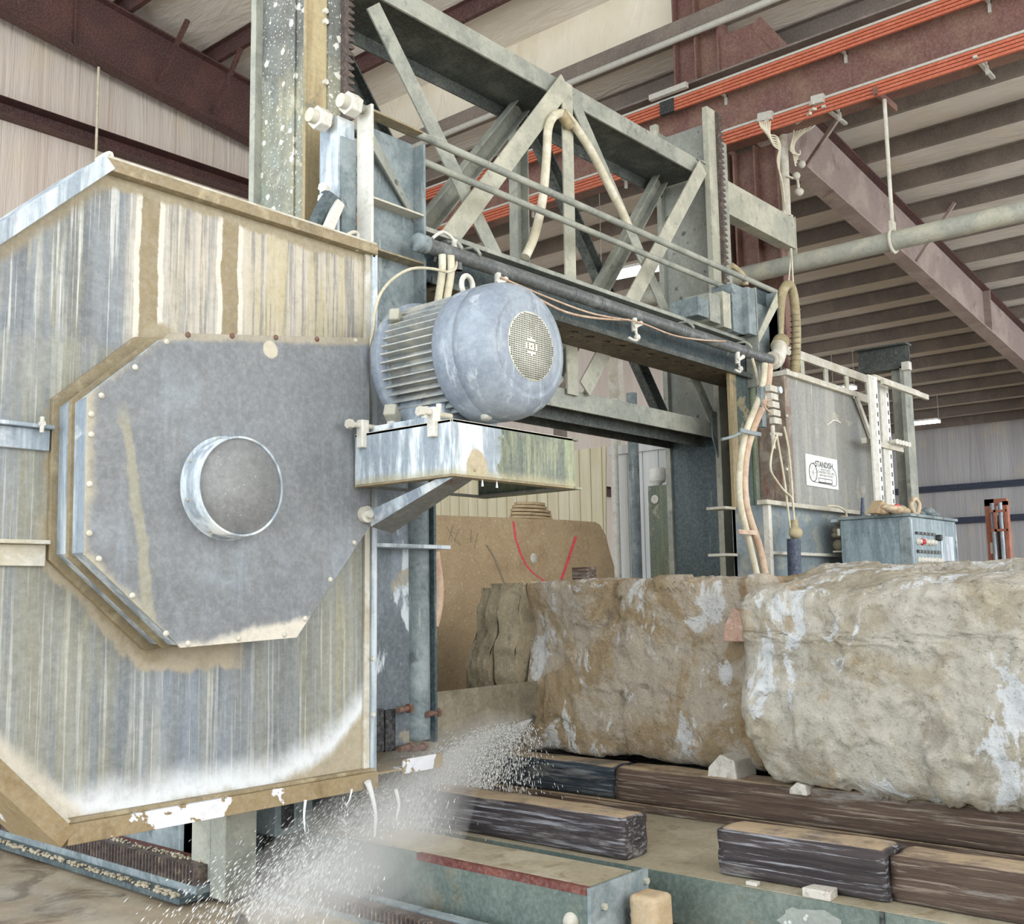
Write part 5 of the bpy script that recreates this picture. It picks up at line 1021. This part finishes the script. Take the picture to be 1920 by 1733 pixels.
for pts in (((838, 988), (850, 1010), (862, 1018)), ((850, 984), (842, 1014)), ((860, 992), (852, 1016), (864, 1022)), ((845, 996), (858, 1002)), ((884, 993), (883, 1018)), ((896, 1000), (890, 1030)), ((884, 1018), (894, 1014))):
    stripe(pts, .006, mk, 'pencil_mark')
p = onY(1001, 1047, YS-.002); obj('shell_mark', MB().lathe((p.x, YS, p.z), (0, -1, 0), [(.05, 0), (.048, .004), (0, .005)], 18), M['chip'], big, label='small grey oval in the stone')
# flat offcuts piled on top of it
zz = zt_+.0; random.seed(5)
for i, (u0, u1) in enumerate(((963, 1062), (972, 1049), (974, 1046), (976, 1044), (978, 1035), (984, 1033))):
    a = onY(u0, 965, YS+.05).x; b = onY(u1, 965, YS+.05).x; n_ = 9; th = .028
    pts = []
    for k in range(n_*2):
        t = 2*PI*k/(n_*2); pts.append(((a+b)/2+(b-a)/2*math.cos(t)*random.uniform(.92, 1.0), YS+.15+.13*math.sin(t)*random.uniform(.8, 1), zz+.004))
    tag(obj('stone_offcut', MB().prism(pts, (0, 0, th)), M['slab'], None, .004), ['lowest and widest', 'second from the bottom', 'third from the bottom', 'fourth from the bottom', 'second from the top', 'topmost'][i]+' of the thin brown offcuts piled on the tan slab', 'offcut', 'thin offcuts piled on the tan slab'); zz += th+.007
tag(obj('stone_block', rock(5.15, 6.0, 6.05, 6.5, .45, 1.75, 21, .2, .06, 24, (), lambda p: Vector((p.x-(p.z-.45)*.35, p.y, p.z))), M['slice']), 'dark rough offcut half hidden behind the lower guide post', 'stone block')
p = onX(1094, 1078, 6.3); tag(obj('stone_offcut', MB().box(6.25, 6.37, p.y-.07, p.y+.07, 1.69, 1.80), M['tim_brown'], None, .006), 'small dark brown brick shaped piece on top of the block', 'offcut')
# rubble wedged round the blocks
def chunk(u, v, X, w, h, d, mat, lab, rot=0, zbase=None):
    p = onX(u, v, X); m = MB(); z0 = p.z-h/2 if zbase is None else zbase
    pr_ = [(X, p.y+w/2, z0), (X, p.y-w/2, z0), (X, p.y-w*.42, z0+h*.8), (X, p.y+w*.05, z0+h), (X, p.y+w*.45, z0+h*.45)]
    m.prism(pr_, (d, 0, 0)); o = obj('stone_chunk', m, mat, None, .008); return tag(o, lab, 'stone')
chunk(1378, 1172, 5.75, .17, .2, .3, M['rubble'], 'pinkish stone wedged high between the two big blocks')
chunk(1352, 1425, 5.7, .2, .14, .25, M['chip'], 'grey wedge of stone at the foot of the gap between the two big blocks', 0, .5)
chunk(1495, 1470, 5.62, .11, .07, .12, M['chip'], 'small grey block chocking the underside of the pale block', 0, .475)
# ================================================================= TIMBERS AND CART
def timb(x0, x1, y0, y1, z0, z1, seed, mat, lab, sag=0.0):
    m = MB(); n = max(8, int((y1-y0)*26)); k = 7; rings = []
    per = [(x0, z0)]; P4 = [(x0, z0), (x0, z1), (x1, z1), (x1, z0)]; ring = []
    for a in range(4):
        for j in range(k): t = j/k; ring.append((P4[a][0]*(1-t)+P4[(a+1) % 4][0]*t, P4[a][1]*(1-t)+P4[(a+1) % 4][1]*t))
    cx, cz = (x0+x1)/2, (z0+z1)/2; N_ = len(ring); vs = []
    for i in range(n+1):
        y = y0+(y1-y0)*i/n; e = min(i, n-i)/n*(y1-y0); er = .012*max(0, 1-e/.03)
        for (x, z) in ring:
            dx, dz = x-cx, z-cz; sx = 1-.0*dx
            rr = math.hypot(dx/(x1-x0)*2, dz/(z1-z0)*2); s_ = 1-.07*max(0, rr-1.1)/.3
            g_ = .008*noise.noise(Vector((x*22+seed, y*2.2, z*30)))+.009*noise.noise(Vector((x*6, y*4+seed, z*6)))
            L = math.hypot(dx, dz); vs.append((cx+dx*s_+dx/L*(g_-er), y+.012*noise.noise(Vector((x*14, seed, z*14)))*(e < .02), cz+dz*s_+dz/L*(g_-er)*(dz > -.9*(z1-z0)/2)))
    fs = [(i*N_+j, (i+1)*N_+j, (i+1)*N_+(j+1) % N_, i*N_+(j+1) % N_) for i in range(n) for j in range(N_)]
    m.add(vs, fs, True); m.add(vs[:N_], [list(range(N_))]); m.add(vs[-N_:], [list(range(N_-1, -1, -1))]); return tag(obj('timber', m, mat), lab, 'timber')
ZT = .25
car = thing('stone_cart', 'low green steel cart bed carrying the blocks on timbers', 'cart', (6, 3, 0))
y_r = onZ(1660, 1705, ZT)
obj('deck', MB().box(4.56, 7.9, .2, 7.2, ZT-.03, ZT), M['mud'], car); obj('side_plate', MB().box(4.55, 4.57, .2, 7.2, .02, ZT-.002), M['cartgreen'], car)
obj('frame', MB().box(4.6, 7.8, .3, 7.1, .03, ZT-.03), M['teal'], car)
p = onX(1655, 1725, 4.55); obj('side_joint', MB().box(4.54, 4.552, p.y-.01, p.y+.01, .02, ZT), M['ink'], car)
p = onX(1520, 1715, 4.547); obj('bare_patch', MB().prism([(4.547, p.y+.16*math.cos(a)*random.uniform(.8, 1.1), .15+.07*math.sin(a)*random.uniform(.7, 1)) for a in [2*PI*i/22 for i in range(22)]], (.004, 0, 0)), stain('scraped_paint', '#8a8f88', [('v', '#c9cbc6', 24, .5, .62, .9)], bump=.2), car)
yj = onX(1664, 1640, 4.68).y
timb(4.60, 4.83, 3.24, 4.95, ZT, .465, 2.2, M['tim_dark'], 'wet dark timber at the cart front, left of the two, below the spray')
timb(4.66, 4.90, yj+.005, 2.73, ZT, .475, 4.1, M['tim_dark'], 'cracked dark timber with a rusty orange top, front right of the gap')
timb(4.70, 4.94, .35, yj-.005, ZT, .455, 6.3, M['tim_brown'], 'brown timber butting end on at the lower right corner')
timb(5.68, 5.92, 4.06, 5.6, .30, .512, 8.2, M['tim_blue'], 'blue black wet timber under the block being sawn')
timb(5.66, 5.92, .3, 4.04, .30, .512, 9.4, M['tim_brown'], 'long grey brown timber under the pale block')
tag(obj('bed_plank', MB().box(5.66, 5.95, .3, 5.6, ZT, .30), M['tim_brown'], None, .01), 'flat dark packing plank beneath the rear row of timbers', 'plank')
timb(6.7, 6.95, .3, 5.6, ZT, .512, 12.4, M['tim_dark'], 'hidden dark timber carrying the backs of both big blocks')
tag(obj('slab_cradle', MB().box(5.4, 9.0, 6.6, 6.95, .25, .5), M['tim_dark'], None, .01), 'dark bearer under the big smooth tan slab', 'timber')
for i, (u0, u1, v, lab) in enumerate(((940, 985, 1479, 'left of the three thin brown laths on the mud behind the front timber'), (990, 1014, 1481, 'shortest of the three thin brown laths on the mud behind the front timber'), (1060, 1215, 1492, 'longest of the three thin brown laths on the mud behind the front timber'))):
    a = onZ(u0, v, .29); b = onZ(u1, v+(u1-u0)*.13, .29); tag(obj('lath', MB().bar((a.x, a.y, .272), (b.x, b.y, .272), .09, .035), M['tim_brown'], None, .005), lab, 'lath')
random.seed(3)
for i, (u, v, s_, mt, lab) in enumerate(((1273, 1517, .05, 'wood', 'small tan block lying on the muddy deck between the timbers'), (1412, 1660, .022, 'chip', 'little pale pebble on the cart edge under the cracked timber'), (1538, 1682, .05, 'chip', 'flat pale chip on the cart edge under the cracked timber'))):
    p = onZ(u, v, ZT); tag(obj('stone_chip', MB().prism([(p.x-s_, p.y-s_*1.4, ZT), (p.x+s_, p.y-s_*1.2, ZT), (p.x+s_*.8, p.y+s_, ZT), (p.x-s_*.9, p.y+s_*1.3, ZT)], (0, 0, s_*.8)), M[mt], None, .004), lab, 'chip')
# front bumper beam of the cart track
bx0, bx1, by0, by1, bz0, bz1 = 3.93, 4.31, 2.95, 6.0, .10, .30
bt = thing('track_beam', 'green box beam with a rust red top edge along the cart front', 'beam', (4.1, 4.4, 0))
obj('beam_body', MB().box(bx0, bx1, by0, by1, bz0-.06, bz1), M['cartgreen'], bt, .006); obj('beam_foot', MB().box(3.98, 4.28, 3.1, 6.0, 0, bz0-.06), M['teal'], bt)
obj('muddy_top', MB().box(bx0+.03, bx1-.02, by0+.03, by1, bz1, bz1+.006), M['mud'], bt); obj('rusty_edge', MB().box(bx0-.003, bx0+.03, by0+.02, 4.05, bz1-.03, bz1+.004), M['rust'], bt)
ep = obj('end_plate', MB().box(bx0-.03, bx1+.05, by0-.02, by0, .01, bz1+.012), M['tealdust'], bt, .003)
for x, z in ((bx0+.06, .22), (bx1+.02, .26), (bx0+.06, .09)): obj('plate_bolt', MB().hexa((x, by0-.02, z), (0, -1, 0), .016, .018), M['bolt'], ep)
p = onX(1072, 1728, bx0); obj('round_boss', MB().lathe((bx0, p.y, p.z), (-1, 0, 0), [(.04, 0), (.04, .01), (.03, .014), (.028, .03), (0, .032)], 20), M['cream'], bt)
tag(obj('wood_block', rock(4.12, 4.27, 2.74, 2.88, 0, .25, 31, .02, .018, 14), M['wood']), 'chipped raw wood block standing against the end of the green beam', 'wood block')
# toothed rack in front of the beam
def rackY(x, y0, y1, z, h, pitch, parent, w=.05):
    m = MB().box(x, x+w, y0, y1, z, z+h); y = y0+pitch/2
    while y < y1:
        m.prism([(x-.028, y-pitch*.13, z), (x-.028, y+pitch*.13, z), (x, y+pitch*.4, z), (x, y-pitch*.4, z)], (0, 0, h)); y += pitch
    return obj('gear_rack', m, M['rack'], parent)
tr = thing('cart_track', 'low track with a toothed rack in front of the green beam', 'track', (3.7, 4.2, 0))
obj('track_rail', MB().box(3.66, 3.9, 3.0, 6.2, 0, .03).box(3.76, 3.82, 3.0, 6.2, .03, .09), M['tealdust'], tr); rackY(3.68, 3.2, 5.2, .03, .06, .03, tr)
for y in (3.75, 4.25): obj('rail_clip', MB().box(3.72, 3.88, y-.03, y+.03, .03, .05).cyl((3.86, y, .04), (3.86, y, .07), .015, 8), M['galv'], tr)
# gantry rail at the left with rack and levelling feet
lt = thing('gantry_rail', 'long floor rail with toothed rack under the left guard', 'rail', (3.4, 6.5, 0))
xr_ = 3.34
obj('rail_body', MB().box(xr_, xr_+.24, 5.12, 13.5, .05, .09).box(xr_+.1, xr_+.14, 5.12, 13.5, .09, .13), M['tealdust'], lt); obj('rail_base', MB().box(xr_-.1, xr_+.1, 5.12, 13.5, .02, .05), M['teal'], lt)
rackY(xr_+.03, 5.14, 7.6, .09, .1, .034, lt, .06); obj('rust_top', MB().box(xr_+.09, xr_+.34, 5.12, 9.5, .17, .19), M['rust'], lt)
random.seed(9)
mud = MB()
for i in range(420):
    y = random.uniform(5.15, 9); x = xr_-.1+random.uniform(0, .05); r_ = random.uniform(.005, .016); mud.ball((x, y, .055), (r_, r_*1.4, r_*.8), 6, 4)
    if i % 2: mud.ball((xr_+.05+random.uniform(0, .05), random.uniform(5.15, 7.6), .195), (r_*.7, r_, r_*.6), 6, 4)
o = obj('mud_crust', mud, M['mud'], lt); o['kind'] = 'stuff'
for u, v in ((55, 1583), (308, 1660)):
    p = onZ(u, v, .0); f_ = obj('levelling_foot', MB().box(p.x-.14, p.x+.12, p.y-.05, p.y+.05, 0, .022), M['teal'], lt, .003)
    obj('foot_stud', MB().cyl((p.x-.02, p.y, .02), (p.x-.02, p.y, .16), .014, 10).hexa((p.x-.02, p.y, .06), (0, 0, 1), .028, .025).hexa((p.x-.02, p.y, .12), (0, 0, 1), .028, .025), M['tealdust'], f_)
# ================================================================= WATER
random.seed(77)
K = onX(974, 1345, 5.83)
def drop(mb, p, d, L, r):
    d = d.normalized(); a = d.orthogonal().normalized(); b = d.cross(a)
    mb.add([p-d*L*.5, p+a*r+d*L*.15, p+b*r+d*L*.15, p-a*r+d*L*.15, p-b*r+d*L*.15, p+d*L*.5], [(0, 2, 1), (0, 3, 2), (0, 4, 3), (0, 1, 4), (5, 1, 2), (5, 2, 3), (5, 3, 4), (5, 4, 1)], True)
m = MB(); G = 9.8; n_ = 0
while n_ < 30000:
    vx = -(random.uniform(3.2, 8.2) if random.random() < .95 else random.uniform(.8, 3)); vz = random.gauss(-.7, .4); vy = random.gauss(-.55, .55)
    T = random.uniform(.05, .5); x = K.x+vx*T; z = K.z+vz*T-G*T*T/2; yv = 4.86+vy*T*1.1
    if z < .02 or x < 2.5 or (x > 4.2 and yv > 4.95) or (x < 4.15 and yv > 4.55 and z > .58) or (yv > 5.2): continue
    if x < 4.9 and z < ZT+.24 and x > 4.55 and yv < 4.97: 
        if random.random() < .5: continue
    d = Vector((vx*.55, vy, vz-G*T)); L = random.uniform(.01, .035)*(.6+T*1.8); r = random.choice((.001, .0014, .0014, .002, .0026, .0036))
    drop(m, Vector((x, yv, z)), d, L+r*2, r); n_ += 1
tag(obj('water_spray', m, M['drops']), 'silty water droplets flying down and left from the saw cut', 'water', None, 'stuff')
m = MB()
for i in range(3200):
    T = abs(random.gauss(0, .08))+.002; vx = -random.uniform(4, 8.5); vz = random.gauss(-1.3, .32); vy = random.gauss(-.35, .25)
    p = Vector((K.x+vx*T, 4.84+vy*T, K.z+vz*T-G*T*T/2)); drop(m, p, Vector((vx, vy, vz-G*T)), random.uniform(.04, .14), random.uniform(.0006, .0017))
for i in range(60):
    p = K+Vector((random.uniform(-.08, .02), random.uniform(-.06, .0), random.uniform(-.06, .09))); q = p+Vector((random.uniform(-.08, .0), random.uniform(-.05, .02), random.uniform(-.05, .06)))
    m.tube([p, (p+q)/2+Vector((0, -.01, .015)), q], [.002, .004, .001], 5, 3)
tag(obj('water_jet', m, M['drops']), 'dense fan of water bursting out where the band enters the block', 'water', None, 'stuff')
def plume(scale, name, dens, lab):
    C = [(K.x-.02, 4.84, K.z, .03, .03), (5.3, 4.76, .74, .10, .10), (4.85, 4.66, .60, .2, .18), (4.4, 4.52, .42, .33, .27), (4.0, 4.36, .30, .42, .30), (3.6, 4.3, .2, .42, .26), (3.25, 4.3, .14, .3, .18), (3.05, 4.3, .1, .05, .05)]
    m = MB(); n = 20; vs = []
    for (x, y, z, ry, rz) in C:
        for k in range(n): t = 2*PI*k/n; vs.append((x, y+ry*scale*math.cos(t), max(.012, z+rz*scale*math.sin(t))))
    fs = [(i*n+k, i*n+(k+1) % n, (i+1)*n+(k+1) % n, (i+1)*n+k) for i in range(len(C)-1) for k in range(n)]
    m.add(vs, fs, True); m.add(vs[:n], [list(range(n))]); m.add(vs[-n:], [list(range(n))])
    mt = bpy.data.materials.new(name); mt.use_nodes = True; nt = mt.node_tree; nt.nodes.remove(nt.nodes['Principled BSDF'])
    vv = nt.nodes.new('ShaderNodeVolumeScatter'); vv.inputs['Density'].default_value = dens; vv.inputs['Anisotropy'].default_value = 0; vv.inputs['Color'].default_value = (.99, .99, .99, 1)
    nt.links.new(vv.outputs[0], nt.nodes['Material Output'].inputs['Volume'])
    return tag(obj(name, m, mt), lab, 'mist', None, 'stuff')
plume(1.25, 'water_mist', .45, 'thin outer veil of mist hanging around the spray under the guards')
plume(.85, 'water_mist', .6, 'middle layer of the mist inside the thin outer veil')
plume(.5, 'water_mist', .9, 'denser core of the mist along the path of the spray')
def fall(pts, y, rr, lab):
    pp = [onY(u, v, y) for u, v in pts]; m = MB(); m.tube(pp, rr, 10, 5)
    for i in range(50):
        p = pp[-1]+Vector((random.gauss(0, .012), random.gauss(0, .012), -random.uniform(-.05, .32))); drop(m, p, Vector((0, 0, -1)), random.uniform(.008, .03), random.uniform(.0015, .004))
    return tag(obj('water_stream', m, M['drip']), lab, 'water', None, 'stuff')
fall([(689, 1466), (697, 1490), (704, 1525), (703, 1560), (699, 1590)], 4.5, [.02, .014, .010, .008, .003], 'white rope of water pouring off the lower right corner of the big guard')
fall([(742, 1480), (748, 1510), (744, 1535), (750, 1556)], 4.5, [.012, .009, .006, .002], 'thinner stream running off the small tan drip plate')
fall([(573, 1500), (570, 1530), (572, 1560)], 4.5, [.008, .006, .002], 'drip running off the tan tray of the big guard')
fall([(660, 1480), (655, 1500), (648, 1512)], 4.5, [.006, .004, .002], 'small dribble under the tan tray just left of the white rope of water')
